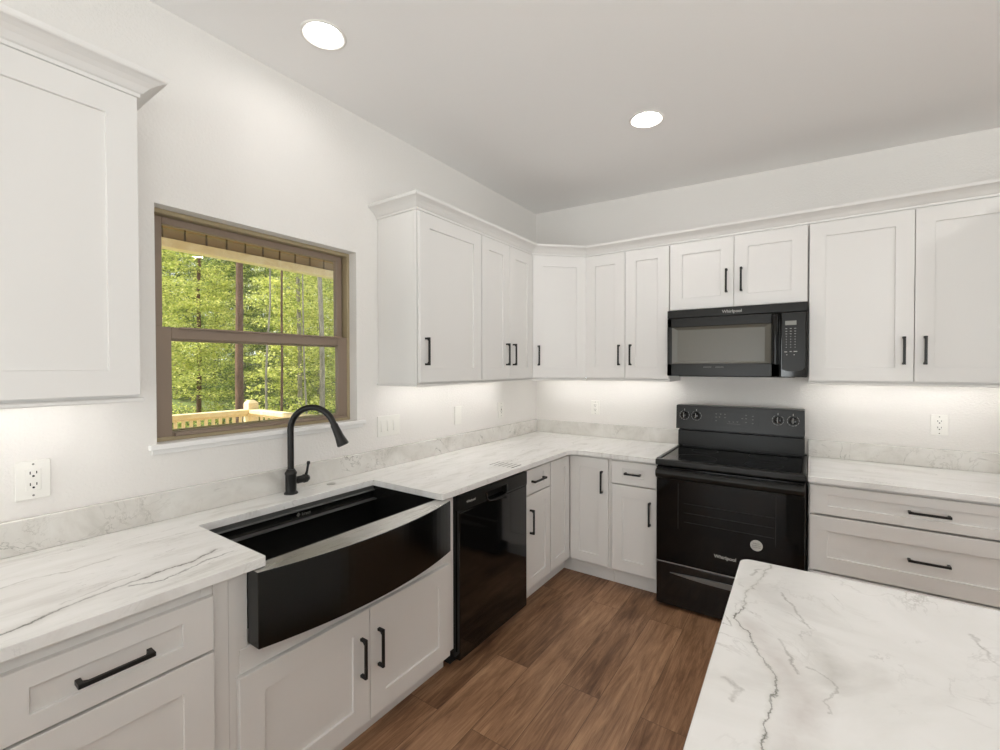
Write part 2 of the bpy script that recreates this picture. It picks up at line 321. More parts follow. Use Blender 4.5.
def text(name, s_, size, mtx, m, parent, ext=0.0003):
    cu = bpy.data.curves.new(name, 'FONT'); cu.body = s_; cu.size = size; cu.extrude = ext; cu.align_x = 'CENTER'; cu.align_y = 'CENTER'; cu.resolution_u = 3
    cu.offset = size*0.012
    t_ = bpy.data.objects.new('t', cu); C.objects.link(t_); bpy.context.view_layer.update()
    me = bpy.data.meshes.new_from_object(t_.evaluated_get(bpy.context.evaluated_depsgraph_get())); bpy.data.objects.remove(t_)
    me.transform(mtx); me.materials.clear(); me.materials.append(m); me.name = name
    o = bpy.data.objects.new(name, me); C.objects.link(o); o.parent = parent; return o
def face_mtx(x, y, z):      # text plane on a front facing -y
    return Matrix.Translation((x, y, z)) @ Matrix.Rotation(PI/2, 4, 'X')

# ---------------------------------------------------------------- heights
ZC, ZU = 0.894, 0.864           # worktop top and underside
RX, RX1 = 1.237, 1.999          # range sides
def ceil_z(x): return 2.822-0.029*x
# ---------------------------------------------------------------- room shell
RW, RY = 5.6, -7.2
def struct_box(name, p, q, m, bev=0): return struct(MB().box(p, q, bev).obj(name, m))
struct_box('floor', (-0.05, RY-0.1, -0.06), (RW+0.1, 0.1, 0), M['floor'])
b = MB(); b.prism([(-0.14, ceil_z(-0.14)), (RW+0.1, ceil_z(RW+0.1)), (RW+0.1, 3.05), (-0.14, 3.05)], RY-0.1, 0.12, M_=Matrix(((1, 0, 0, 0), (0, 0, 1, 0), (0, 1, 0, 0), (0, 0, 0, 1))))
ceiling = struct(b.obj('ceiling', M['ceiling']))
LAMPS = [(0.385, -2.402, 'lamp', 'round recessed light in the ceiling above the sink'), (1.287, -1.070, 'lamp_mid', 'round recessed light in the ceiling in front of the range'),
    (3.54, -1.20, 'lamp_big', 'round recessed light in the ceiling out of frame, reflected in the window'), (1.5, -5.3, 'lamp', 'added unseen recessed light in the ceiling behind the camera, left of the pair there'),
    (3.54, -4.3, 'lamp_mid', 'added unseen recessed light in the ceiling right of the island, behind the camera'), (3.54, -6.6, 'lamp_mid', 'added unseen recessed light in the ceiling nearest the rear wall')]  # last three lamps are added out of view to light the room
def can_matrix(x, y): return Matrix.Translation((x, y, ceil_z(x))) @ Matrix.Rotation(math.atan(0.029), 4, 'Y')
b = MB()
for x_, y_, k_, l_ in LAMPS: b.lathe([(0.080, -0.02), (0.080, 0.045), (0.0, 0.045)], M_=can_matrix(x_, y_), seg=48)
cut = b.obj('cutter', M['ceiling']); bo = ceiling.modifiers.new('b', 'BOOLEAN'); bo.operation = 'DIFFERENCE'; bo.solver = 'EXACT'; bo.object = cut
bpy.context.view_layer.update(); me = bpy.data.meshes.new_from_object(ceiling.evaluated_get(bpy.context.evaluated_depsgraph_get()))
ceiling.modifiers.clear(); ceiling.data = me; bpy.data.objects.remove(cut)
WY0, WY1, WZ0, WZ1 = -2.8586, -1.946, 1.180, 2.084       # window opening
b = MB()
b.box((-0.14, RY-0.1, -0.3), (0, WY0, 2.95)); b.box((-0.14, WY1, -0.3), (0, 0.12, 2.95))
b.box((-0.14, WY0, -0.3), (0, WY1, WZ0)); b.box((-0.14, WY0, WZ1), (0, WY1, 2.95))
struct(b.obj('wall_left', M['wall']))
struct_box('wall_back', (0, 0, -0.1), (RW+0.1, 0.12, 2.95), M['wall'])
b = MB(); b.box((RW, RY, -0.1), (RW+0.1, -6.7, 2.95)); b.box((RW, -2.5, -0.1), (RW+0.1, 0, 2.95)); b.box((RW, -6.7, -0.1), (RW+0.1, -2.5, 0.2)); b.box((RW, -6.7, 2.2), (RW+0.1, -2.5, 2.95)); struct(b.obj('wall_right', M['wall']))
w3 = bpy.data.objects.new('added_window_right', None); C.objects.link(w3); struct(w3, 'added unseen picture window in the right wall, opening for fill light')  # added out of view so fill light enters from the right
b = MB()
for y0_ in (-6.7, -4.63, -2.56): b.box((RW+0.03, y0_, 0.2), (RW+0.09, y0_+0.06, 2.2), 0.003)
b.box((RW+0.03, -6.64, 0.2), (RW+0.09, -2.56, 0.26), 0.003); b.box((RW+0.03, -6.64, 2.14), (RW+0.09, -2.56, 2.2), 0.003); b.obj('frame', M['bronze'], w3)
MB().box((RW+0.058, -6.64, 0.26), (RW+0.062, -2.56, 2.14)).obj('pane', M['glass'], w3)
b = MB(); b.box((0, RY-0.1, -0.1), (0.2, RY, 2.95)); b.box((1.8, RY-0.1, -0.1), (3.0, RY, 2.95)); b.box((0.2, RY-0.1, 2.05), (1.8, RY, 2.95)); b.box((0.2, RY-0.1, -0.1), (1.8, RY, 0.02)); b.box((5.3, RY-0.1, -0.1), (RW+0.1, RY, 2.95)); b.box((3.0, RY-0.1, 2.2), (5.3, RY, 2.95)); b.box((3.0, RY-0.1, -0.1), (5.3, RY, 0.2)); struct(b.obj('wall_rear', M['wall']))
w2 = bpy.data.objects.new('added_window_rear', None); C.objects.link(w2); struct(w2, 'added unseen picture window in the rear wall, opening for fill light')  # added out of view so fill light enters from behind
b = MB(); 
for x0_ in (3.0, 4.12, 5.24): b.box((x0_, RY-0.09, 0.2), (x0_+0.06, RY-0.03, 2.2), 0.003)
b.box((3.06, RY-0.09, 0.2), (5.24, RY-0.03, 0.26), 0.003); b.box((3.06, RY-0.09, 2.14), (5.24, RY-0.03, 2.2), 0.003); b.obj('frame', M['bronze'], w2)
MB().box((3.06, RY-0.062, 0.26), (5.24, RY-0.058, 2.14)).obj('pane', M['glass'], w2)
struct_box('baseboard_right', (RW-0.014, RY, 0), (RW, 0, 0.13), M['trim'], 0.003)
struct_box('baseboard_rear', (1.81, RY, 0), (RW-0.015, RY+0.014, 0.13), M['trim'], 0.003)

d1 = bpy.data.objects.new('added_door_rear', None); C.objects.link(d1); struct(d1, 'added unseen glazed door in the rear wall, opening for fill light')  # added out of view so level fill light reaches the base cabinets
b = MB()
for x0_ in (0.2, 0.96, 1.72): b.box((x0_, RY-0.09, 0.02), (x0_+0.08, RY-0.03, 2.05), 0.003)
b.box((0.28, RY-0.09, 0.02), (1.72, RY-0.03, 0.12), 0.003); b.box((0.28, RY-0.09, 1.97), (1.72, RY-0.03, 2.05), 0.003); b.obj('door_frame', M['bronze'], d1)
MB().box((0.28, RY-0.062, 0.12), (1.72, RY-0.058, 1.97)).obj('pane', M['glass'], d1)
# ---------------------------------------------------------------- window (single hung, taupe frame)
def rframe(b, x0, x1, y0, y1, z0, z1, wy, wz0, wz1=None, bev=0.002):   # rectangular frame in a yz plane
    wz1 = wz1 or wz0
    b.box((x0, y0, z0), (x1, y0+wy, z1), bev); b.box((x0, y1-wy, z0), (x1, y1, z1), bev)
    b.box((x0, y0+wy, z0), (x1, y1-wy, z0+wz0), bev); b.box((x0, y0+wy, z1-wz1), (x1, y1-wy, z1), bev)
win = bpy.data.objects.new('window_1', None); C.objects.link(win); struct(win, 'single-hung window with taupe frame in the left wall')
FX = -0.058
b = MB(); rframe(b, -0.135, FX, WY0, WY1, WZ0, WZ1, 0.016, 0.016, 0.018); rframe(b, -0.138, -0.112, WY0+0.016, WY1-0.016, WZ0+0.016, WZ1-0.022, 0.012, 0.02, 0.012); b.obj('outer_frame', M['bronze2'], win)
b = MB(); rframe(b, -0.118, -0.092, WY0+0.018, WY1-0.024, 1.575, WZ1-0.019, 0.036, 0.04, 0.030); b.obj('upper_sash', M['bronze'], win)
b = MB(); rframe(b, -0.090, -0.064, WY0+0.012, WY1-0.010, WZ0+0.010, 1.628, 0.062, 0.024, 0.046); b.box((-0.064, WY0+0.10, 1.622), (-0.052, WY1-0.05, 1.630), 0.002); b.box((-0.066, WY0+0.08, WZ0+0.016), (-0.052, WY1-0.03, WZ0+0.030), 0.002)
b.obj('lower_sash', M['bronze'], win)
MB().box((-0.107, WY0+0.05, 1.61), (-0.103, WY1-0.05, WZ1-0.06)).obj('upper_pane', M['glass'], win)
MB().box((-0.079, WY0+0.07, WZ0+0.032), (-0.075, WY1-0.07, 1.585)).obj('lower_pane', M['glass'], win)
b = MB(); b.box((-0.125, WY0+0.001, 1.164), (0, WY1-0.001, WZ0)); b.box((-0.0, WY0-0.028, 1.160), (0.022, WY1+0.045, 1.181), 0.004, 2); b.box((0, WY0-0.018, 1.142), (0.008, WY1+0.035, 1.160), 0.002)
struct(b.obj('trim_1', M['trim']), 'white window stool under the taupe window')

# ---------------------------------------------------------------- cabinets. local frame: x = width, front faces -y, z up
def pull(parent, x, y, z, length=0.148, vert=False):
    """square bar pull with flared feet; y is the surface it is screwed to"""
    b = MB(); h = length/2; pr = 0.032
    b.box((-h, -pr, -0.0055), (h, -pr+0.009, 0.0055), 0.001)
    for s_ in (-1, 1):
        e = s_*h; i_ = s_*(h-0.011)
        b.box((min(e, i_), -pr+0.002, -0.0062), (max(e, i_), 0, 0.0062), 0.001)
        b.prism([(s_*(h-0.011), 0), (s_*(h-0.011), -0.006), (s_*(h-0.018), 0)] if False else [(s_*(h-0.010), -pr+0.009), (s_*(h-0.019), -pr+0.009), (s_*(h-0.010), -pr+0.016)], -0.0055, 0.0055)
    R = Matrix.Rotation(PI/2, 4, 'Y') if vert else Matrix.Identity(4)
    T = Matrix.Translation((x, y, z)) @ R
    bmesh.ops.transform(b.bm, matrix=T, verts=b.bm.verts[:])
    return b.obj('handle', M['pull'], parent)
def door(root, x0, x1, z0, z1, y, hside=None, hz=None, name='door', st=0.076):
    d = MB().shaker(x0, x1, z0, z1, y, st=st).obj(name, M['cab'], root)
    if hside: pull(d, x0+0.040 if hside == 'L' else x1-0.040, y, hz, vert=True)
    return d
def drawer(root, x0, x1, z0, z1, y, hl=0.148, rl=0.046, hx=None):
    d = MB().shaker(x0, x1, z0, z1, y, rl=rl, st=min(0.076, (x1-x0)*0.28)).obj('drawer', M['cab'], root)
    pull(d, (x0+x1)/2 if hx is None else hx, y, (z0+z1)/2, hl); return d
BD, BF = 0.611, 0.630        # base box depth, door face depth
def base_box(root, w, x0=0, toe=True, top=None):
    b = MB(); b.box((x0, -BD+0.02, 0.115), (w, -0.003, top or ZU-0.001)); b.obj('body', M['cab'], root)
    f_ = MB(); z1 = ZU-0.001
    f_.box((x0+0.0005, -BD, 0.115), (x0+0.03, -BD+0.02, z1), 0.001); f_.box((w-0.03, -BD, 0.115), (w-0.0005, -BD+0.02, z1), 0.001)
    if top is None: f_.box((x0+0.03, -BD, z1-0.04), (w-0.03, -BD+0.02, z1), 0.001)
    f_.box((x0+0.03, -BD, 0.115), (w-0.03, -BD+0.02, 0.145), 0.001); f_.obj('face_frame', M['cab'], root)
    if toe: MB().box((x0, -0.545, 0.001), (w, -0.02, 0.115)).obj('toe_kick', M['cab'], root)
R90 = PI/2
def left_base(name, label, y0, y1, cat='cabinet', group=None): return thing(name, label, cat, (0, y0, 0), R90, group), y1-y0
def back_base(name, label, x0, x1, cat='cabinet', group=None): return thing(name, label, cat, (x0, 0, 0), 0, group), x1-x0

# left run
r, w = left_base('base_cabinet', 'white base cabinet nearest the camera on the window wall, drawer over door', -3.384, -2.932)
base_box(r, w); drawer(r, 0.004, w-0.004, 0.672, 0.824, -BF); door(r, 0.004, w-0.004, 0.127, 0.664, -BF, 'L', 0.50)
r, w = left_base('base_cabinet', 'white base cabinet at the left frame edge under the streaked worktop', -3.90, -3.386)
base_box(r, w); drawer(r, 0.004, w-0.004, 0.672, 0.824, -BF); door(r, 0.004, w-0.004, 0.127, 0.664, -BF, 'R', 0.50)
tag(MB().box((0.55, -2.9315, 0.001), (0.613, -2.8905, ZU-0.001), 0.001).obj('filler_strip', M['cab']), 'narrow white filler strip left of the black farmhouse sink', 'filler')
# sink base: lower doors, open at the apron
r, w = left_base('sink_cabinet', 'white sink cabinet with two doors under the black apron sink', -2.890, -1.869)
b = MB(); b.box((0, -BD+0.02, 0.115), (0.018, -0.003, ZU-0.002)); b.box((w-0.018, -BD+0.02, 0.115), (w, -0.003, ZU-0.002)); b.box((0.018, -BD+0.02, 0.115), (w-0.018, -0.003, 0.133)); b.box((0.018, -0.02, 0.133), (w-0.018, -0.003, 0.60)); b.obj('body', M['cab'], r)
b = MB(); b.box((0.0005, -BD, 0.115), (0.0555, -BD+0.02, ZU-0.002), 0.001); b.box((w-0.092, -BD, 0.115), (w-0.0005, -BD+0.02, ZU-0.002), 0.001); b.box((0.045, -BD, 0.53), (w-0.069, -BD+0.02, 0.624), 0.001); b.box((0.045, -BD, 0.115), (w-0.069, -BD+0.02, 0.145), 0.001); b.box((0.03, -BD-0.004, 0.548), (w-0.05, -BD, 0.622), 0.002); b.obj('face_frame', M['cab'], r)
MB().box((0, -0.545, 0.001), (w, -0.02, 0.115)).obj('toe_kick', M['cab'], r)
door(r, 0.022, 0.503, 0.112, 0.546, -BF, 'R', 0.377); door(r, 0.506, w-0.047, 0.112, 0.546, -BF, 'L', 0.377)
# narrow cabinet
r, w = left_base('base_cabinet', 'narrow white drawer-over-door cabinet right of the black dishwasher', -1.222, -0.916)
base_box(r, w); drawer(r, 0.004, w-0.004, 0.70, 0.848, -BF, hx=w*0.43, rl=0.04); door(r, 0.004, w-0.004, 0.127, 0.692, -BF, 'L', 0.535, st=0.062)
# corner (lazy susan) base
r = thing('corner_cabinet', 'white corner base cabinet with folding doors meeting in the inside corner', 'cabinet', (0, 0, 0))
MB().prism([(0.003, -0.003), (0.924, -0.003), (0.924, -BD), (BD, -BD), (BD, -0.914), (0.003, -0.914)], 0.115, ZU-0.001).obj('body', M['cab'], r)
MB().prism([(0.02, -0.02), (0.924, -0.02), (0.924, -0.545), (0.545, -0.545), (0.545, -0.914), (0.02, -0.914)], 0.001, 0.115).obj('toe_kick', M['cab'], r)
door(r, 0.634, 0.908, 0.127, 0.848, -BF, 'R', 0.695, st=0.066)
d = MB().shaker(-0.910, -0.634, 0.127, 0.848, -BF, st=0.066)
bmesh.ops.transform(d.bm, matrix=Matrix.Rotation(R90, 4, 'Z'), verts=d.bm.verts[:]); d.obj('door', M['cab'], r)
# 12 inch cabinet beside range
r, w = back_base('base_cabinet', 'white drawer-over-door cabinet immediately left of the black range', 0.926, 1.229)
base_box(r, w); drawer(r, 0.006, w-0.004, 0.70, 0.848, -BF, hl=0.105, hx=w/2); door(r, 0.006, w-0.004, 0.127, 0.692, -BF, 'R', 0.535)
# drawer bank right of range
r, w = back_base('drawer_cabinet', 'wide white three-drawer cabinet right of the black range', 2.008, 2.936)
base_box(r, w); drawer(r, 0.006, w-0.004, 0.700, 0.849, -BF); drawer(r, 0.006, w-0.004, 0.403, 0.690, -BF, rl=0.076); drawer(r, 0.006, w-0.004, 0.127, 0.393, -BF, rl=0.076)

# uppers
UD, UF_ = 0.305, 0.328; UZ0, UZ1 = 1.372, 2.300
def upper(label, loc, rz, w, doors, z0=UZ0, rail=True, dz0=None):
    r = thing('wall_cabinet', label, 'cabinet', loc, rz)
    b = MB(); b.box((0, -UD+0.019, z0+0.012), (w, -0.003, UZ1)); b.box((0, -UD+0.019, z0-0.008), (0.016, -0.003, z0+0.012)); b.box((w-0.016, -UD+0.019, z0-0.008), (w, -0.003, z0+0.012)); b.obj('body', M['cab'], r)
    f_ = MB(); f_.box((0.0003, -UD, z0-0.008), (w-0.0003, -UD+0.019, UZ1), 0.001); f_.obj('face_frame', M['cab'], r)
    for x0, x1, hs in doors:
        a_ = (dz0 or 1.386); door(r, x0, x1, a_, 2.288, -UF_, hs, a_+0.165)
    return r
upper('white wall cabinet at the left frame edge, left of the window', (0, -3.549, 0), R90, 0.546, [(0.004, 0.542, 'L')])
upper('single-door white wall cabinet just right of the window', (0, -1.800, 0), R90, 0.546, [(0.003, 0.543, 'L')])
upper('double-door white wall cabinet on the window wall beside the diagonal corner cabinet', (0, -1.252, 0), R90, 0.640, [(0.003, 0.3145, 'R'), (0.3175, 0.632, 'L')])
upper('white wall cabinet with two tall doors left of the black microwave', (0.612, 0, 0), 0, 0.613, [(0.004, 0.305, 'R'), (0.308, 0.609, 'L')])
upper('short double-door white wall cabinet above the black microwave', (1.2255, 0, 0), 0, 0.773, [(0.004, 0.3865, 'R'), (0.3895, 0.769, 'L')], z0=1.847, dz0=1.846)
upper('wide double-door white wall cabinet right of the black microwave', (2.001, 0, 0), 0, 0.925, [(0.004, 0.4555, 'R'), (0.4585, 0.921, 'L')])
# diagonal corner wall cabinet
r = thing('corner_wall_cabinet', 'diagonal white corner wall cabinet with a single door', 'cabinet', (0, 0, 0))
PG = [(0.003, -0.003), (0.6105, -0.003), (0.6105, -UD), (UD, -0.6105), (0.003, -0.6105)]
b = MB(); b.prism(PG, UZ0+0.012, UZ1)
b.obj('body', M['cab'], r)
D45 = Matrix.Translation((UD, -0.61, 0)) @ Matrix.Rotation(PI/4, 4, 'Z'); dw = (0.61-UD)*math.sqrt(2)
b = MB(); b.box((0.0, -0.001, UZ0-0.008), (dw, 0.016, UZ1)); bmesh.ops.transform(b.bm, matrix=D45, verts=b.bm.verts[:]); b.obj('face_frame', M['cab'], r)
b = MB().shaker(0.010, dw-0.010, 1.386, 2.288, -0.021); bmesh.ops.transform(b.bm, matrix=D45, verts=b.bm.verts[:]); d = b.obj('door', M['cab'], r)
h_ = pull(d, 0.050, -0.021, 1.551, vert=True); h_.data.transform(D45)
# crown mouldings
CR = [(-0.03, 2.297), (0.004, 2.297), (0.008, 2.299), (0.009, 2.309), (0.014, 2.312), (0.019, 2.318), (0.027, 2.328), (0.040, 2.338), (0.054, 2.346), (0.062, 2.349), (0.065, 2.353), (0.069, 2.364), (-0.03, 2.364)]
b = MB(); b.sweep(CR, [(0.001, -1.800), (UD, -1.800), (UD, -0.61), (0.61, -UD), (2.928, -UD)])
tag(b.obj('crown_molding', M['cab']), 'long white crown molding along the tops of the corner run of wall cabinets', 'molding')
b = MB(); b.sweep(CR, [(UD, -3.90), (UD, -3.003), (0.001, -3.003)])
tag(b.obj('crown_molding', M['cab']), 'white crown molding on top of the wall cabinet left of the window', 'molding')
# light rail mouldings
LR = [(-0.012, 1.3635), (0.006, 1.3635), (0.010, 1.367), (0.010, 1.374), (0.006, 1.378), (-0.012, 1.378)]
def rail(path, label): tag(MB().sweep([(o_-0.0005 if o_ < 0 else o_+0.0, z_) for o_, z_ in LR], path).obj('light_rail', M['cab']), label, 'molding')
rail([(0.001, -1.8005), (UD+0.0005, -1.8005), (UD+0.0005, -0.61), (0.61, -UD-0.0005), (1.225, -UD-0.0005)], 'thin white light rail under the wall cabinets from window to microwave')
rail([(2.001, -UD-0.0005), (2.928, -UD-0.0005)], 'thin white light rail under the wall cabinet right of the microwave')
rail([(UD+0.0005, -3.549), (UD+0.0005, -3.0025), (0.001, -3.0025)], 'thin white light rail under the wall cabinet left of the window')
# tall panel that ends the run (refrigerator surround), just outside the right edge
tag(MB().box((2.938, -0.72, 0.001), (2.962, -0.003, 2.36), 0.001).obj('tall_end_panel', M['cab']), 'tall white end panel at the right end of the worktop', 'panel')

# under-cabinet light bars
def bar(p, q, label):
    z1 = UZ0+0.011; t_ = thing('under_cabinet_light', label, 'light', ((p[0]+q[0])/2, (p[1]+q[1])/2, z1), 0)
    c = Vector(((p[0]+q[0])/2, (p[1]+q[1])/2, z1)); 
    MB().box(Vector((p[0], p[1], z1-0.006))-c, Vector((q[0], q[1], z1))-c, 0.001).obj('housing', M['plate'], t_)
    MB().box(Vector((p[0]+0.003, p[1]+0.003, z1-0.0085))-c, Vector((q[0]-0.003, q[1]-0.003, z1-0.006))-c).obj('diffuser', M['strip'], t_)
bar((0.125, -3.52), (0.145, -3.035), 'light bar under the wall cabinet left of the window')
bar((0.125, -1.77), (0.145, -1.26), 'light bar under the single-door wall cabinet right of the window')
bar((0.125, -1.24), (0.145, -0.63), 'light bar under the double-door wall cabinet on the window wall')
bar((0.16, -0.145), (0.60, -0.125), 'light bar under the diagonal corner wall cabinet')
bar((0.63, -0.145), (1.205, -0.125), 'light bar under the wall cabinet left of the microwave')
bar((2.03, -0.145), (2.90, -0.125), 'light bar under the wall cabinet right of the microwave')

# ---------------------------------------------------------------- worktops
CE = 0.652; SY0, SY1, SX = -2.7956, -1.9911, 0.181
def arc(cx, cy, r_, a0, a1, k=6): return [(cx+r_*math.cos(a0+(a1-a0)*i/k), cy+r_*math.sin(a0+(a1-a0)*i/k)) for i in range(k+1)]
pts = [(0.002, -0.002), (1.231, -0.002), (1.231, -CE)]
ri = 0.085; pts += [(CE+ri, -CE)] + arc(CE+ri, -CE-ri, ri, PI/2, PI, 8)[1:]      # rounded inside corner
pts += arc(CE-0.008, SY1+0.008, 0.008, 0, -PI/2, 3) + [(SX, SY1), (SX, SY0)] + arc(CE-0.008, SY0-0.008, 0.008, PI/2, 0, 3)
pts += [(CE, -4.0), (0.002, -4.0)]
r = thing('countertop', 'L-shaped white veined stone worktop around the black sink', 'countertop', (0, 0, 0))
MB().prism(pts, ZU, ZC, 0.003, 2).obj('slab', M['stone_l'], r)
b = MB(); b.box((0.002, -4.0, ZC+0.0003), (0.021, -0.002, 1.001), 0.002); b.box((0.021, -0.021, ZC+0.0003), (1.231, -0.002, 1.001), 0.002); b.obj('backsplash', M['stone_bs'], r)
r = thing('countertop', 'straight white stone worktop right of the black range', 'countertop', (0, 0, 0))
MB().box((2.004, -CE, ZU), (2.9365, -0.002, ZC), 0.003, 2).obj('slab', M['stone_r'], r)
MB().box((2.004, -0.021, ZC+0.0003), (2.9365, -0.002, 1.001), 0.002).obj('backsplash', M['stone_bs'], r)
# island
r = thing('kitchen_island', 'kitchen island with white stone top crossed by a winding grey vein', 'island', (0, 0, 0))
IX0, IX1, IY0, IY1 = 1.843, 2.86, -4.3, -1.987
th_ = math.radians(0.95); r.rotation_euler = (0, 0, th_); r.location = Vector((IX0, IY1, 0)) - Matrix.Rotation(th_, 3, 'Z') @ Vector((IX0, IY1, 0))
q = 0.03; pts = arc(IX0+q, IY1-q, q, PI, PI/2, 6)+arc(IX1-q, IY1-q, q, PI/2, 0, 6)+arc(IX1-q, IY0+q, q, 0, -PI/2, 6)+arc(IX0+q, IY0+q, q, -PI/2, -PI, 6)
MB().prism(pts, ZU, ZC, 0.004, 2).obj('slab', M['stone_i'], r)
MB().box((IX0+0.04, IY0+0.05, 0.10), (IX1-0.30, IY1-0.04, ZU-0.0005), 0.002).obj('body', M['cab'], r)
MB().box((IX0+0.10, IY0+0.10, 0.001), (IX1-0.34, IY1-0.09, 0.10)).obj('toe_kick', M['cab'], r)
for k in range(4):
    y0 = IY0+0.06+k*0.55
    b = MB().shaker(-y0-0.54, -y0, 0.125, 0.85, 0)
    bmesh.ops.transform(b.bm, matrix=Matrix.Translation((IX0+0.021, 0, 0)) @ Matrix.Rotation(-R90, 4, 'Z'), verts=b.bm.verts[:])
    b.obj('door', M['cab'], r)

# ---------------------------------------------------------------- farmhouse sink
r = thing('farmhouse_sink', 'black stainless farmhouse sink with bowed apron front below the window', 'sink', (0, 0, 0))
AY0, AY1, AZ0, AZ1 = -2.834, -1.962, 0.632, 0.8625
def bow(t_): return 0.674+0.060*(1-(2*t_-1)**2)
N = 28
outer = [(bow(i/N), AY0+(AY1-AY0)*i/N) for i in range(N+1)]
MB().prism([(0.6130, AY0)] + outer + [(0.6130, AY1)], AZ0, AZ1-0.002, 0.0015, 1).obj('apron', M['gun'], r, smooth=True)
b = MB(); b.prism([(0.6125, AY0+0.001)] + [(x-0.0035, y) for x, y in outer[:1]] + [(x-0.0035, y) for x, y in outer[1:-1]] + [(outer[-1][0]-0.0035, AY1)] + [(0.6125, AY1-0.001)], AZ1-0.002, AZ1, 0.0006, 1); b.obj('rim', M['rim'], r)
b = MB(); bx0, by0, by1 = SX-0.012, SY0-0.012, SY1+0.012; t_ = 0.008; bz = 0.645
b.box((bx0, by0, bz), (0.6125, by1, bz+t_), 0.002); b.box((bx0, by0, bz), (bx0+t_, by1, AZ1), 0.001); b.box((bx0, by0, bz), (0.6125, by0+t_, AZ1), 0.001)
b.box((bx0, by1-t_, bz), (0.6125, by1, AZ1), 0.001); b.box((0.6045, by0, bz), (0.6125, by1, AZ1-0.001), 0.001); b.obj('bowl', M['bowl'], r)
b = MB(); b.box((bx0+t_, by0+t_, 0.842), (bx0+t_+0.016, by1-t_, 0.846), 0.001); b.box((bx0+t_, by0+t_, 0.798), (bx0+t_+0.028, by1-t_, 0.803), 0.001); b.box((bx0+t_, by0+t_, 0.846), (bx0+t_+0.003, by1-t_, AZ1)); b.obj('ledge', M['grip'], r)
MB().lathe([(0.055, 0), (0.055, 0.003), (0.045, 0.004), (0.04, 0.001), (0.0, 0.001)], (0.36, -2.39, bz+t_)).obj('drain', M['gun'], r, True)
o = text('logo', '\u25C6 kraus', 0.020, Matrix.Translation((bx0+t_+0.0005, -2.375, 0.822)) @ Matrix.Rotation(PI/2, 4, 'Z') @ Matrix.Rotation(PI/2, 4, 'X'), M['dimmark'], r)

# ---------------------------------------------------------------- faucet
r = thing('kitchen_faucet', 'matte black gooseneck pull-down faucet behind the sink', 'faucet', (0.075, -2.372, ZC+0.0006))
b = MB(); b.lathe([(0.030, 0), (0.030, 0.004), (0.027, 0.008), (0.0235, 0.012), (0.0235, 0.085), (0.026, 0.090), (0.026, 0.096), (0.021, 0.104), (0.017, 0.112), (0.0, 0.112)]); b.obj('base', M['faucet'], r, True)
ang = math.radians(28); dx, dy = math.cos(ang), math.sin(ang); R_ = 0.105; H = 0.288
pts = [(0, 0, 0.10), (0, 0, 0.18), (0, 0, 0.25)] + [(R_*(1-math.cos(t2))*dx, R_*(1-math.cos(t2))*dy, H+R_*math.sin(t2)) for t2 in [i*PI*0.88/20 for i in range(21)]]
p1 = Vector(pts[-1]); p0 = Vector(pts[-2]); dr = (p1-p0).normalized(); pts.append(tuple(p1+dr*0.012))
b = MB(); b.tube(pts, 0.0140, 20); b.obj('spout', M['faucet'], r, True)
e = p1+dr*0.010; b = MB(); hp = [e+dr*k for k in (0, 0.004, 0.018, 0.060, 0.092, 0.100, 0.104)]; b.tube(hp, [0.0155, 0.0165, 0.0165, 0.020, 0.0255, 0.026, 0.021], 24); b.obj('spray_head', M['faucet'], r, True)
b = MB(); b.tube([(0, 0.015, 0.055), (0, 0.030, 0.055), (0, 0.032, 0.055), (0, 0.060, 0.055), (0, 0.062, 0.055), (0, 0.078, 0.055), (0, 0.080, 0.055), (0, 0.088, 0.055)], [0.014, 0.014, 0.017, 0.017, 0.0195, 0.0195, 0.016, 0.013], 20)
b.obj('valve', M['faucet'], r, True)
b = MB(); b.tube([(0, 0.072, 0.055), (0.0, 0.076, 0.075), (0.0, 0.080, 0.085), (0.0, 0.086, 0.115), (0.0, 0.088, 0.125), (0.0, 0.0895, 0.133)], [0.011, 0.007, 0.0055, 0.0055, 0.0085, 0.006], 14); b.obj('lever', M['faucet'], r, True)
tag(MB().lathe([(0.022, 0), (0.022, 0.002), (0.018, 0.0035), (0, 0.004)], (0.080, -2.165, ZC+0.0002)).obj('faucet_hole_cover', M['rim'], smooth=True), 'small round metal hole cover on the worktop right of the faucet', 'cover')

# ---------------------------------------------------------------- dishwasher (local frame, facing -y then turned)
r = thing('dishwasher', 'black glossy front dishwasher between sink cabinet and narrow cabinet', 'dishwasher', (0, -1.866, 0), R90)
w = 0.641
b = MB(); b.box((0.004, -0.595, 0.11), (w-0.004, -0.01, ZU-0.004)); b.box((0.002, -0.615, 0.09), (0.010, -0.595, ZU-0.004)); b.box((w-0.010, -0.615, 0.09), (w-0.002, -0.595, ZU-0.004)); b.obj('tub', M['rubber'], r)
b = MB(); b.box((0.011, -0.640, 0.055), (w-0.008, -0.596, 0.770), 0.004, 2)
b.box((0.011, -0.640, 0.770), (w-0.008, -0.596, 0.776))
b.obj('door', M['gloss'], r)
b = MB(); hx0, hx1 = 0.225, 0.420
b.box((0.011, -0.643, 0.776), (hx0, -0.596, 0.852), 0.003, 2); b.box((hx1, -0.643, 0.776), (w-0.008, -0.596, 0.852), 0.003, 2); b.box((hx0-0.004, -0.643, 0.822), (hx1+0.004, -0.596, 0.852), 0.003, 2); b.box((hx0-0.004, -0.606, 0.776), (hx1+0.004, -0.596, 0.822))
b.obj('control_strip', M['satin'], r)
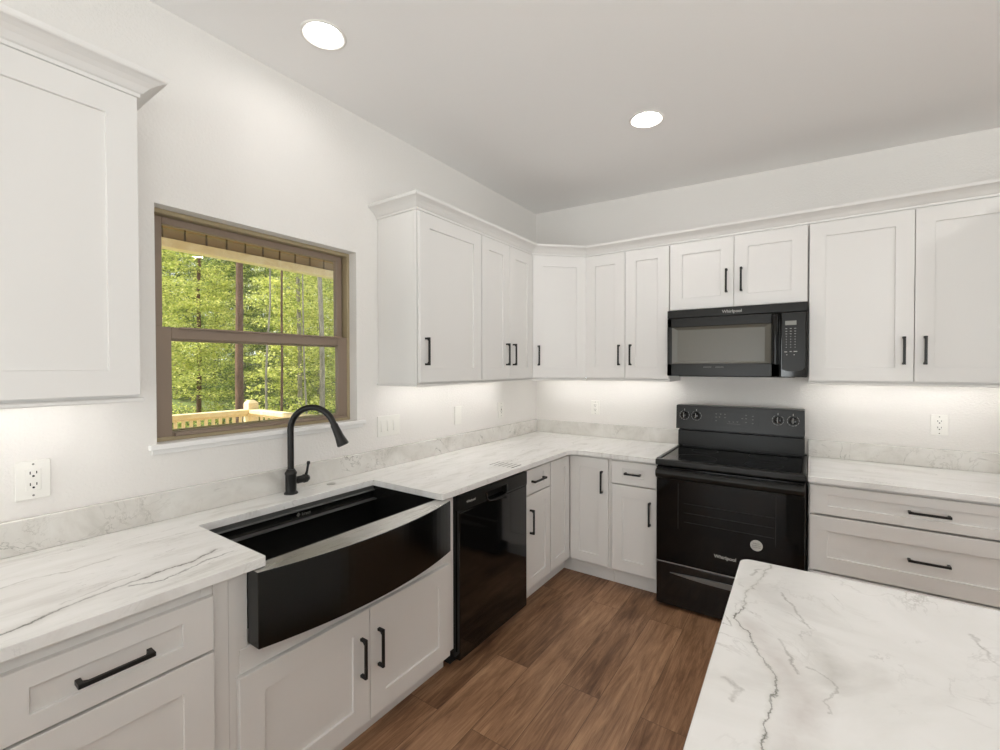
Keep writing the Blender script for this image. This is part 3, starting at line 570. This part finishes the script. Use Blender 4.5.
b = MB(); b.tube([(hx0-0.002, -0.641, 0.822), (hx0+0.002, -0.643, 0.790), (hx0+0.02, -0.645, 0.772), (hx0+0.06, -0.647, 0.766), (hx1-0.06, -0.647, 0.766), (hx1-0.02, -0.645, 0.772), (hx1-0.002, -0.643, 0.790), (hx1+0.002, -0.641, 0.822)], 0.0055, 12); b.obj('handle', M['gloss'], r, True)
MB().box((0.03, -0.560, 0.001), (w-0.03, -0.52, 0.10)).obj('toe_panel', M['rubber'], r)
text('logo', 'Whirlpool', 0.017, face_mtx(0.095, -0.6435, 0.812), M['mark'], r)
# row of short dark marks on the worktop above the dishwasher
r = thing('counter_vent', 'row of short dark slots on the worktop above the dishwasher', 'vent', (0.55, -1.29, ZC+0.0001))
for k in range(6):
    x_ = -0.078+k*0.030; y_ = -0.03+0.0*k
    MB().box((x_-0.004, y_-0.052, 0), (x_+0.004, y_+0.052, 0.0006), 0.0002).obj('slot', M['dimmark'] if k != 5 else M['slot'], r)

# ---------------------------------------------------------------- range
r = thing('electric_range', 'black freestanding electric range between the back wall cabinets', 'stove', (RX, 0, 0)); w = RX1-RX
b = MB(); b.box((0.001, -0.655, 0.03), (w-0.001, -0.055, 0.893), 0.002)
for fx in (0.04, w-0.04):
    for fy in (-0.62, -0.09): b.lathe([(0.016, 0.0005), (0.016, 0.03), (0.0, 0.03)], (fx, fy, 0))
b.obj('body', M['satin'], r)
b = MB(); b.box((-0.002, -0.700, 0.868), (w+0.002, -0.655, 0.906), 0.008, 3); b.box((-0.002, -0.67, 0.894), (0.022, -0.075, 0.908), 0.003, 2); b.box((w-0.022, -0.67, 0.894), (w+0.002, -0.075, 0.908), 0.003, 2); b.box((0, -0.11, 0.894), (w, -0.075, 0.918), 0.003, 2)
b.obj('cooktop_frame', M['satin'], r, True)
MB().box((0.022, -0.668, 0.893), (w-0.022, -0.110, 0.9035), 0.001).obj('cooktop', M['bglass'], r)
for bxx, byy, br_ in ((0.20, -0.53, 0.115), (0.56, -0.53, 0.095), (0.20, -0.25, 0.080), (0.56, -0.25, 0.105)):
    b = MB(); b.lathe([(br_-0.0015, 0), (br_+0.0005, 0.0003), (br_-0.0015, 0.0003)], (bxx, byy, 0.9036), 48); bm_ = b.bm
    ca = [f for f in bm_.faces if len(f.verts) > 10]; bmesh.ops.delete(bm_, geom=ca, context='FACES'); b.obj('burner_ring', M['ring'], r)
# backguard: lower plate and tilted control panel
b = MB(); b.box((0.001, -0.125, 0.912), (w-0.012, -0.055, 1.018), 0.004, 2); b.box((0.004, -0.10, 1.015), (w-0.016, -0.055, 1.045)); b.box((0.001, -0.115, 1.04), (w-0.012, -0.03, 1.06)); b.obj('backguard', M['satin'], r, True)
YZ = Matrix(((0, 0, 1, 0), (1, 0, 0, 0), (0, 1, 0, 0), (0, 0, 0, 1)))
b = MB(); b.prism([(-0.190, 1.035), (-0.178, 1.197), (-0.150, 1.200), (-0.04, 1.196), (-0.04, 1.045), (-0.12, 1.035)], 0.001, w-0.013, 0.003, 2, YZ); b.obj('control_panel', M['satin'], r, True)
tilt = math.atan2(0.012, 0.162)
def panel_pt(x, z, out=0.0): return Vector((x, -0.190+(z-1.035)*0.012/0.162-out, z))
RT = Matrix.Rotation(PI/2-tilt, 4, 'X')
def on_panel(x, z, out=0.0005): return Matrix.Translation(panel_pt(x, z, out)) @ RT
for kx in (0.056, 0.133, 0.610, 0.690):
    kz = 1.130
    b = MB(); b.lathe([(0.024, 0), (0.024, 0.006), (0.0195, 0.010), (0.0185, 0.026), (0.0165, 0.028), (0, 0.028)], M_=on_panel(kx, kz), seg=28)
    kb = b.obj('knob', M['gloss'], r, True)
    b = MB(); b.box((-0.0045, -0.020, 0.010), (0.0045, 0.020, 0.034), 0.002); bmesh.ops.transform(b.bm, matrix=on_panel(kx, kz), verts=b.bm.verts[:]); b.obj('grip', M['satin'], kb); b = MB(); b.box((-0.0012, -0.016, 0.034), (0.0012, 0.018, 0.0345)); bmesh.ops.transform(b.bm, matrix=on_panel(kx, kz), verts=b.bm.verts[:]); b.obj('pointer_glint', M['mark'], kb)  # pale line on the grip, also painting in its bright reflection
    b = MB()
    for i in range(26):
        a0 = math.radians(-235+i*290/26-0); 
        if i % 3 == 2: continue
        b.box((-0.0011, -0.0035, 0), (0.0011, 0.0035, 0.0004), rot=None) if False else None
        c_ = bmesh.new(); bmesh.ops.create_cube(c_, size=1)
        for v in c_.verts: v.co = Matrix.Translation((0.031*math.cos(a0), 0.031*math.sin(a0), 0.0002)) @ Matrix.Rotation(a0, 4, 'Z') @ Vector((v.co.x*0.0016, v.co.y*0.0075, v.co.z*0.0004))
        b._merge(c_)
    b.box((-0.0013, 0.032, 0), (0.0013, 0.045, 0.0005)); bmesh.ops.transform(b.bm, matrix=on_panel(kx, kz), verts=b.bm.verts[:]); b.obj('dial_marks', M['mark'], r)
b = MB(); b.box((-0.135, -0.045, 0), (0.135, 0.045, 0.0012), 0.0005); bmesh.ops.transform(b.bm, matrix=on_panel(0.372, 1.122, 0), verts=b.bm.verts[:]); b.obj('display', M['satin'], r)
b = MB(); rnd = random.Random(4)
for (mx_, mz_) in [(-0.115, 0.028), (-0.088, 0.028), (-0.062, 0.028), (-0.115, 0.006), (-0.094, 0.008), (-0.062, 0.006), (-0.115, -0.018), (-0.035, -0.020), (-0.012, -0.020), (0.012, -0.018), (0.040, 0.006), (0.062, 0.028), (0.062, 0.006), (0.062, -0.018), (0.100, 0.024), (0.100, 0.002), (0.100, -0.022)]:
    b.box((mx_-0.005, mz_-0.0015, 0.0012), (mx_+0.005, mz_+0.0015, 0.0016)); b.box((mx_-0.002, mz_-0.004, 0.0012), (mx_+0.002, mz_-0.002, 0.0016))
b.box((-0.05, -0.034, 0.0012), (0.03, -0.0325, 0.0016)); bmesh.ops.transform(b.bm, matrix=on_panel(0.372, 1.122, 0), verts=b.bm.verts[:]); b.obj('key_print', M['dimmark'], r)
# oven door
d = MB().box((0.004, -0.692, 0.285), (w-0.004, -0.656, 0.862), 0.005, 2).obj('oven_door', M['bglass'], r, True)
b = MB(); b.prism([(-0.690, 0.790), (-0.712, 0.796), (-0.726, 0.808), (-0.731, 0.826), (-0.726, 0.842), (-0.712, 0.850), (-0.690, 0.852)], 0.006, w-0.006, 0.003, 2, YZ); b.obj('handle', M['satin'], d, True)
b = MB()
for z_ in (0.545, 0.60, 0.655): b.box((0.165, -0.6925, z_), (w-0.14, -0.692, z_+0.0022))
b.box((w-0.135, -0.6925, 0.50), (w-0.1325, -0.692, 0.77)); b.box((0.13, -0.6925, 0.50), (0.1318, -0.692, 0.77)); b.obj('window_outline', mat('very_dark_line', (0.012, 0.012, 0.011, 1), 0.4), d)
bump(bpy.data.materials['very_dark_line'], 40, 0.01)
text('logo', 'Whirlpool', 0.027, face_mtx(0.385, -0.6925, 0.383), M['mark'], d)
b = MB(); b.lathe([(0.030, 0), (0.030, 0.0004), (0, 0.0004)], (0.539, -0.6925, 0.489), 32, 'y'); st_ = b.obj('round_sticker', M['mark'], d)
for k, s_ in enumerate(('ENERGY', 'GLASS TOP', 'COOKTOP')): text('sticker_print', s_, 0.0085, face_mtx(0.539, -0.6935, 0.499-k*0.0105), M['dimmark'], st_)
# drawer below with crescent grip
d = MB().box((0.004, -0.688, 0.022), (w-0.004, -0.656, 0.278), 0.005, 2).obj('storage_drawer', M['gloss'], r, True)
b = MB(); b.box((0.006, -0.690, 0.2795), (w-0.006, -0.670, 0.2835), 0.001); b.obj('chrome_line', M['steel'], r)
n_ = 24; hi = []; lo = []
for i in range(n_+1):
    t2 = i/n_; x_ = 0.085+t2*(w-0.17); s_ = 1-(2*t2-1)**2; hi.append((x_, 0.226+0.010*s_)); lo.append((x_, 0.224-0.018*s_))
XZ = Matrix(((1, 0, 0, 0), (0, 0, -1, -0.688), (0, 1, 0, 0), (0, 0, 0, 1)))
b = MB(); b.prism(hi+lo[::-1], 0.0, 0.010, 0.003, 2, XZ); b.obj('grip', M['grip'], d, True)
b = MB(); b.tube([(0, -0.035, 1.10), (-0.012, -0.040, 1.105), (-0.022, -0.036, 1.115), (-0.026, -0.03, 1.10), (-0.020, -0.028, 1.085), (-0.008, -0.03, 1.06), (-0.004, -0.035, 0.99)], 0.007, 10); b.obj('power_cord', M['rubber'], r, True)

# ---------------------------------------------------------------- microwave
r = thing('microwave', 'black over-the-range microwave hung below the short wall cabinet', 'microwave', (1.229, 0, 0)); w = 0.769
Z0, Z1, Yf = 1.402, 1.8375, -0.400
b = MB(); b.box((0.002, Yf+0.028, Z0+0.006), (w-0.002, -0.004, Z1-0.001), 0.002); b.box((0.06, -0.34, Z0), (w-0.06, -0.06, Z0+0.007), 0.002); b.obj('housing', M['satin'], r)
b = MB(); b.box((0.0, Yf+0.002, Z1-0.052), (w, Yf+0.028, Z1-0.001), 0.003, 2); b.obj('top_vent', M['satin'], r, True)
# door frame and recessed screen
dx1 = 0.637; b = MB(); zt = Z1-0.054
b.box((0.0, Yf, Z0+0.004), (dx1, Yf+0.028, Z0+0.085), 0.004, 2); b.box((0.0, Yf, zt-0.060), (dx1, Yf+0.028, zt), 0.004, 2)
b.box((0.0, Yf, Z0+0.004), (0.030, Yf+0.028, zt), 0.004, 2); b.box((0.590, Yf, Z0+0.004), (dx1, Yf+0.028, zt), 0.004, 2)
d = b.obj('door', M['satin'], r, True)
b = MB()
bmw = bmesh.new()
def rg(x0, x1, z0, z1, y): return [bmw.verts.new((x0, y, z0)), bmw.verts.new((x1, y, z0)), bmw.verts.new((x1, y, z1)), bmw.verts.new((x0, y, z1))]
a1 = rg(0.028, 0.592, Z0+0.083, zt-0.058, Yf+0.003); a2 = rg(0.062, 0.558, Z0+0.098, zt-0.078, Yf+0.014); a3 = rg(0.028, 0.592, Z0+0.083, zt-0.058, Yf+0.02)
for i in range(4): bmw.faces.new((a1[i], a1[(i+1) % 4], a2[(i+1) % 4], a2[i])); bmw.faces.new((a1[i], a1[(i+1) % 4], a3[(i+1) % 4], a3[i]))
bmw.faces.new(a2); bmw.faces.new(a3); bmesh.ops.recalc_face_normals(bmw, faces=bmw.faces[:]); b._merge(bmw); b.obj('screen', M['mwglass'], d)
b = MB(); b.prism([(-0.020, 0), (-0.020, -0.010), (-0.012, -0.030), (0.002, -0.034), (0.016, -0.030), (0.020, 0)], Z0+0.078, zt-0.012, 0.003, 2, Matrix.Translation((0.612, Yf, 0))); b.obj('handle', M['gloss'], d, True)
b = MB(); b.box((dx1+0.003, Yf+0.001, Z0+0.004), (w, Yf+0.028, zt), 0.003, 2); b.obj('control_side', M['gloss'], r, True)
cx0, cx1 = dx1+0.008, w-0.010; q = 0.035
pp = [(cx0, zt-0.003), (cx1, zt-0.003)] + [(cx1, Z0+0.105)] + [(cx1-q+q*math.cos(a_), Z0+0.075+q*math.sin(a_)) for a_ in (0, -0.4, -0.8, -1.2, -1.57)] + [(cx0+0.03, Z0+0.038), (cx0, Z0+0.050)]
b = MB(); b.prism(pp, 0, 0.0035, 0.001, 1, Matrix(((1, 0, 0, 0), (0, 0, -1, Yf+0.001), (0, 1, 0, 0), (0, 0, 0, 1)))); cp = b.obj('keypad', M['satin'], r)
MB().box((0.661, Yf-0.0032, Z1-0.130), (0.716, Yf-0.0022, Z1-0.105), 0.0004).obj('display', M['lcd'], cp)
b = MB(); ky = Yf-0.003
for i in range(8):
    for j in range(3):
        x_ = 0.667+j*0.0215; z_ = Z1-0.150-i*0.0155; s_ = 0.0045 if i < 3 else 0.0025
        b.box((x_-s_, ky, z_-0.0012), (x_+s_, ky+0.001, z_+0.0012))
for x_, z_, s_ in ((0.665, 0.285, 0.007), (0.689, 0.283, 0.005), (0.712, 0.283, 0.009), (0.670, 0.302, 0.003), (0.706, 0.302, 0.003)): b.box((x_-s_, ky, Z1-z_-0.002), (x_+s_, ky+0.001, Z1-z_+0.002))
b.obj('key_print', M['mark'], cp)
text('logo', 'Whirlpool', 0.026, face_mtx(0.383, Yf+0.0015, Z1-0.028), M['mark'], r)
b = MB(); b.box((0.22, Yf-0.0006, Z0+0.062), (0.27, Yf, Z0+0.0632)); b.box((0.29, Yf-0.0006, Z0+0.062), (0.34, Yf, Z0+0.0632)); b.obj('print_line', M['mark'], d)

# ---------------------------------------------------------------- outlets and switches (local: plate faces -y)
def plate(name, label, cat, loc, rz, w_=0.073, h_=0.117, kind='duplex', n_=1):
    r = thing(name, label, cat, loc, rz)
    MB().box((-w_/2, -0.0065, -h_/2), (w_/2, -0.0005, h_/2), 0.0025, 2).obj('cover_plate', M['plate'], r, True)
    if kind in ('duplex', 'gfci'):
        b = MB().box((-0.0175, -0.0085, -0.034), (0.0175, -0.005, 0.034), 0.0015, 2); f = b.obj('receptacle', M['plate'], r, True)
        b = MB()
        for z_ in (-0.018, 0.018):
            b.box((-0.0085, -0.0088, z_), (-0.006, -0.008, z_+0.009)); b.box((0.006, -0.0088, z_+0.001), (0.0085, -0.008, z_+0.009)); b.lathe([(0.0032, 0), (0.0032, 0.0008), (0, 0.0008)], (0, -0.008, z_-0.006), 12, 'y')
        b.obj('slots', M['slot'], f)
        if kind == 'gfci': MB().box((-0.006, -0.0095, -0.004), (0.006, -0.008, 0.004), 0.0005).obj('button', M['slot'], f)
        for z_ in (-h_/2+0.012, h_/2-0.012): MB().lathe([(0.003, 0), (0.0025, 0.001), (0, 0.001)], (0, -0.0065, z_), 12, 'y').obj('screw', M['dimmark'], r)
    elif kind == 'switch':
        for i in range(n_):
            x_ = (i-(n_-1)/2)*0.046
            f = MB().box((x_-0.0165, -0.0080, -0.033), (x_+0.0165, -0.005, 0.033), 0.001).obj('switch_frame', M['plate'], r)
            b = MB(); b.prism([(-0.008, -0.030), (-0.0125, -0.030), (-0.0085, 0.030), (-0.008, 0.030)], x_-0.014, x_+0.014, 0.0005, 1, YZ); b.obj('rocker', M['plate'], f)
    return r
plate('wall_outlet', 'white duplex outlet on the wall below the left wall cabinet', 'outlet', (0, -3.189, 1.117), R90, 0.080, 0.122)
plate('light_switch', 'white three-gang rocker switch plate right of the window', 'switch', (0, -1.726, 1.129), R90, 0.166, 0.118, 'switch', 3)
plate('blank_wall_plate', 'blank white wall plate between the switches and the corner outlet', 'wall plate', (0, -1.098, 1.132), R90, 0.070, 0.125, 'blank')
plate('wall_outlet', 'white outlet with dark reset button on the window wall near the corner', 'outlet', (0, -0.566, 1.128), R90, 0.073, 0.120, 'gfci')
plate('wall_outlet', 'white duplex outlet on the back wall left of the range', 'outlet', (0.561, 0, 1.130), 0)
plate('wall_outlet', 'white duplex outlet on the back wall right of the range', 'outlet', (2.612, 0, 1.136), 0)

# ---------------------------------------------------------------- recessed ceiling lamps
for x_, y_, k_, l_ in LAMPS:
    r = thing('recessed_ceiling_light', l_, 'ceiling light', (x_, y_, ceil_z(x_))); r.rotation_euler = (0, math.atan(0.029), 0)
    b = MB(); prof = [(0.089, -0.0002), (0.088, -0.003), (0.084, -0.0045), (0.0765, -0.003), (0.059, 0.013), (0.0785, 0.013), (0.0785, -0.0002)]
    bb = bmesh.new(); rings = [[bb.verts.new((a_*math.cos(2*PI*i/56), a_*math.sin(2*PI*i/56), z_)) for i in range(56)] for a_, z_ in prof]
    for p_, q_ in zip(rings, rings[1:]+rings[:1]):
        for i in range(56): bb.faces.new((p_[i], p_[(i+1) % 56], q_[(i+1) % 56], q_[i]))
    bmesh.ops.recalc_face_normals(bb, faces=bb.faces[:]); b._merge(bb); b.obj('trim_ring', M['plate'], r, True)
    MB().lathe([(0.0585, 0.015), (0.0585, 0.011), (0, 0.0108)], seg=40).obj('diffuser', M[k_], r)

# ---------------------------------------------------------------- outside: porch and forest
struct_box('deck_floor', (-2.42, -6, 0.05), (-0.145, -1.27, 0.09), M['pine'])
GZ = -0.9
def rise(x): return 0.12*max(0, -x-13)
b = bmesh.new()
n1 = 26
gv = [[b.verts.new((-0.6-i*2.2, -16+j*2.6, GZ+(0.35*noise.noise(Vector((i*.4, j*.4, 0))) if i > 1 else 0)+rise(-0.6-i*2.2))) for j in range(n1)] for i in range(18)]
for i in range(17):
    for j in range(n1-1): b.faces.new((gv[i][j], gv[i+1][j], gv[i+1][j+1], gv[i][j+1]))
g = MB(); g._merge(b); struct(g.obj('ground', M['ground'], smooth=True))
r = thing('deck_railing', 'yellow pine deck railing seen through the lower window pane', 'railing', (-2.3, 0, 0.09))
b = MB(); b.box((-0.047, -1.396, 0), (0.047, -1.302, 1.041), 0.004, 2)
post = b.obj('post', M['pine'], r)
b = MB(); bb = bmesh.new(); lo_ = [bb.verts.new((x_, y_, 1.041)) for x_, y_ in ((-0.047, -1.396), (0.047, -1.396), (0.047, -1.302), (-0.047, -1.302))]; hi_ = [bb.verts.new((x_, y_, 1.068)) for x_, y_ in ((-0.022, -1.371), (0.022, -1.371), (0.022, -1.327), (-0.022, -1.327))]
for i in range(4): bb.faces.new((lo_[i], lo_[(i+1) % 4], hi_[(i+1) % 4], hi_[i]))
bb.faces.new(hi_); bb.faces.new(lo_[::-1]); b._merge(bb); b.obj('post_cap', M['pine'], post)
b = MB(); b.box((-0.045, -4.6, 0.945), (0.045, -1.397, 0.983), 0.004); b.box((-0.019, -4.6, 0.922), (0.019, -1.397, 0.945), 0.003); b.box((-0.019, -4.6, 0.08), (0.019, -1.397, 0.14), 0.003); b.obj('top_rail', M['pine'], r)
b = MB(); b.box((0.048, -1.394, 0.945), (2.15, -1.304, 0.983), 0.004); b.box((0.048, -1.368, 0.922), (2.15, -1.330, 0.945), 0.003); b.box((0.048, -1.368, 0.08), (2.15, -1.330, 0.14), 0.003); b.obj('side_rail', M['pine'], r)
proto = MB().box((0.019, -0.012, 0.06), (0.037, 0.012, 0.93), 0.002).obj('baluster', M['pine'], r); proto.location = (0, -1.46, 0)
for k in range(1, 40): o = proto.copy(); C.objects.link(o); o.parent = r; o.location = (0, -1.46-k*0.0575, 0)
p2 = MB().box((-0.012, 0.019, 0.06), (0.012, 0.037, 0.93), 0.002).obj('baluster', M['pine'], r); p2.location = (0.13, -1.349, 0)
for k in range(1, 22): o = p2.copy(); C.objects.link(o); o.parent = r; o.location = (0.13+k*0.09, -1.349, 0)
r = thing('porch_beam', 'pine porch beam under brown ribbed panels at the top of the window view', 'beam', (-2.3, 0, 0))
b = MB(); b.box((-0.07, -6, 2.440), (0.03, 3.0, 2.515), 0.004); b.obj('timber', M['pine'], r)
b = MB(); b.box((-0.06, -6, 2.516), (-0.03, 3.0, 2.95)); 
k = -6.0
while k < 3: b.box((-0.031, k, 2.516), (0.0, k+0.148, 2.95), 0.001); k += 0.165
b.obj('ribbed_panel', M['soffit'], r)
struct_box('porch_roof', (-2.45, -6, 2.951), (-0.141, 3.0, 3.0), M['soffit'])

# trees: leaf sprays as small quads on a shared mesh, each tree a thing with trunk and foliage
def foliage_mesh(seed, nspray, nleaf, R, z0, z1, size, m, reach=0.8):
    rd = random.Random(seed); vs = []; fs = []
    for s_ in range(nspray):
        a = rd.uniform(0, 2*PI); rr = R*math.sqrt(rd.random()); cx, cy, cz = rr*math.cos(a), rr*math.sin(a), rd.uniform(z0, z1)
        L = rd.uniform(0.6, 1.0)*reach; da = rd.uniform(0, 2*PI); droop = rd.uniform(-0.25, 0.1)
        for k in range(nleaf):
            u = rd.uniform(-L, L); v = max(-0.5, min(0.5, rd.gauss(0, 0.2)))*(1.1-abs(u)/L*0.6); w_ = rd.gauss(0, 0.06)+droop*abs(u)
            x = cx+u*math.cos(da)-v*math.sin(da); y = cy+u*math.sin(da)+v*math.cos(da); z = cz+w_
            q_ = Matrix.Rotation(rd.uniform(0, 2*PI), 3, 'Z') @ Matrix.Rotation(rd.gauss(0, 0.6), 3, 'X') @ Matrix.Rotation(rd.gauss(0, 0.5), 3, 'Y')
            s2 = size*rd.uniform(0.6, 1.3); i0 = len(vs)
            for px, py in ((-1, 0), (-0.1, -0.42), (1, 0), (-0.1, 0.42)):
                vs.append(Vector((x, y, z)) + q_ @ Vector((px*s2*0.5, py*s2*0.85, 0.0)))
            fs.append((i0, i0+1, i0+2, i0+3))
    me = bpy.data.meshes.new('foliage'); me.from_pydata([tuple(v) for v in vs], [], fs); me.materials.append(m); return me
def trunk(b, h, r0, rd, lean=0.02, branches=0):
    pts = []; x = y = 0
    for k in range(9):
        pts.append((x, y, h*k/8)); x += rd.gauss(0, lean*h/8); y += rd.gauss(0, lean*h/8)
    b.tube(pts, [r0*(1-0.6*k/8) for k in range(9)], 10)
    for k in range(branches):
        i = rd.randint(2, 7); p = Vector(pts[i]); a = rd.uniform(0, 2*PI); L = rd.uniform(0.8, 1.8); d_ = Vector((math.cos(a), math.sin(a), rd.uniform(0.2, 0.8)))
        q_ = [p, p+d_*L*0.4, p+d_*L*0.7+Vector((0, 0, 0.1)), p+d_*L+Vector((0, 0, 0.05))]; b.tube(q_, [r0*0.22, r0*0.16, r0*0.11, r0*0.05], 6)
FM = [foliage_mesh(1, 180, 170, 1.25, 0.9, 10.0, 0.078, M['leaf']), foliage_mesh(2, 180, 170, 1.25, 0.5, 9.5, 0.075, M['leaf']), foliage_mesh(3, 230, 170, 1.25, 0.3, 8.0, 0.072, M['leaf2'])]
UM = [foliage_mesh(5, 60, 130, 0.8, 0.1, 1.75, 0.05, M['leaf2'], 0.7), foliage_mesh(6, 60, 130, 0.8, 0.1, 1.5, 0.05, M['leaf2'], 0.7)]
rd = random.Random(11)
def cam_ray(px, x):   # ground point seen at image column px at distance x west, on the photo's line of sight
    t_ = (px-PPX)/FPX; d_ = fw+rt*t_; s_ = (x-cam.location.x)/d_.x; return cam.location.y+s_*d_.y
def tree(x, y, fm, r0, bm_, label, group=None, name='tree', h=9.5, br=6, scale=1):
    t2 = thing(name, label, 'tree', (x, y, GZ-0.05+rise(x)), rd.uniform(0, 6.28), group); t2.scale = (scale,)*3
    b = MB(); trunk(b, h, r0, rd, 0.03, br); b.obj('trunk', bm_, t2, True)
    if fm:
        f_ = bpy.data.objects.new('foliage', fm); C.objects.link(f_); f_.parent = t2
tree(-7.45, cam_ray(237, -7.45), None, 0.085, M['bark'], 'tall straight reddish-brown trunk left of centre through the window', h=9.5, br=0)
tree(-7.45, cam_ray(322, -7.45), None, 0.07, M['bark2'], 'pale grey trunk at the right side of the window view', br=0)
tree(-7.45, cam_ray(266, -7.45), None, 0.028, M['bark2'], 'thin pale sapling trunk right of the reddish trunk', br=0, h=6)
tree(-7.45, cam_ray(307, -7.45), None, 0.026, M['bark2'], 'thin pale sapling trunk left of the pale grey trunk', br=0, h=6)
tree(-7.45, cam_ray(282, -7.45), None, 0.03, M['bark'], 'slim dark trunk between the two thin pale saplings', br=0)
spots = []
for row in range(8):
    x = -10.2-row*3.75; ya, yb = sorted((cam_ray(120, x), cam_ray(385, x))); y = ya+(row % 2)*2.0
    while y < yb+2: spots.append((x, y)); y += 4.2
for k, (x, y) in enumerate(spots):
    tree(x, y, FM[(k*2+(x > -15)) % 3], rd.uniform(0.035, 0.08), M['bark2' if k % 3 else 'bark'], 'leafy woodland tree beyond the deck, seen through the window', 'woodland trees beyond the deck', br=0)
ya, yb = cam_ray(140, -4.9), cam_ray(385, -4.9); k = 0
while ya+k*2.9 < yb+2:
    s_ = thing('bush', 'leafy understory bush behind the deck railing', 'bush', (-4.9-(k % 2)*0.3, ya+k*2.9, GZ-0.05), rd.uniform(0, 6.28), 'understory bushes behind the deck')
    f_ = bpy.data.objects.new('foliage', UM[k % 2]); C.objects.link(f_); f_.parent = s_
    b = MB()
    for j in range(3): trunk(b, 1.5, 0.012, rd, 0.10, 0)
    b.obj('stem', M['bark'], s_)
    k += 1
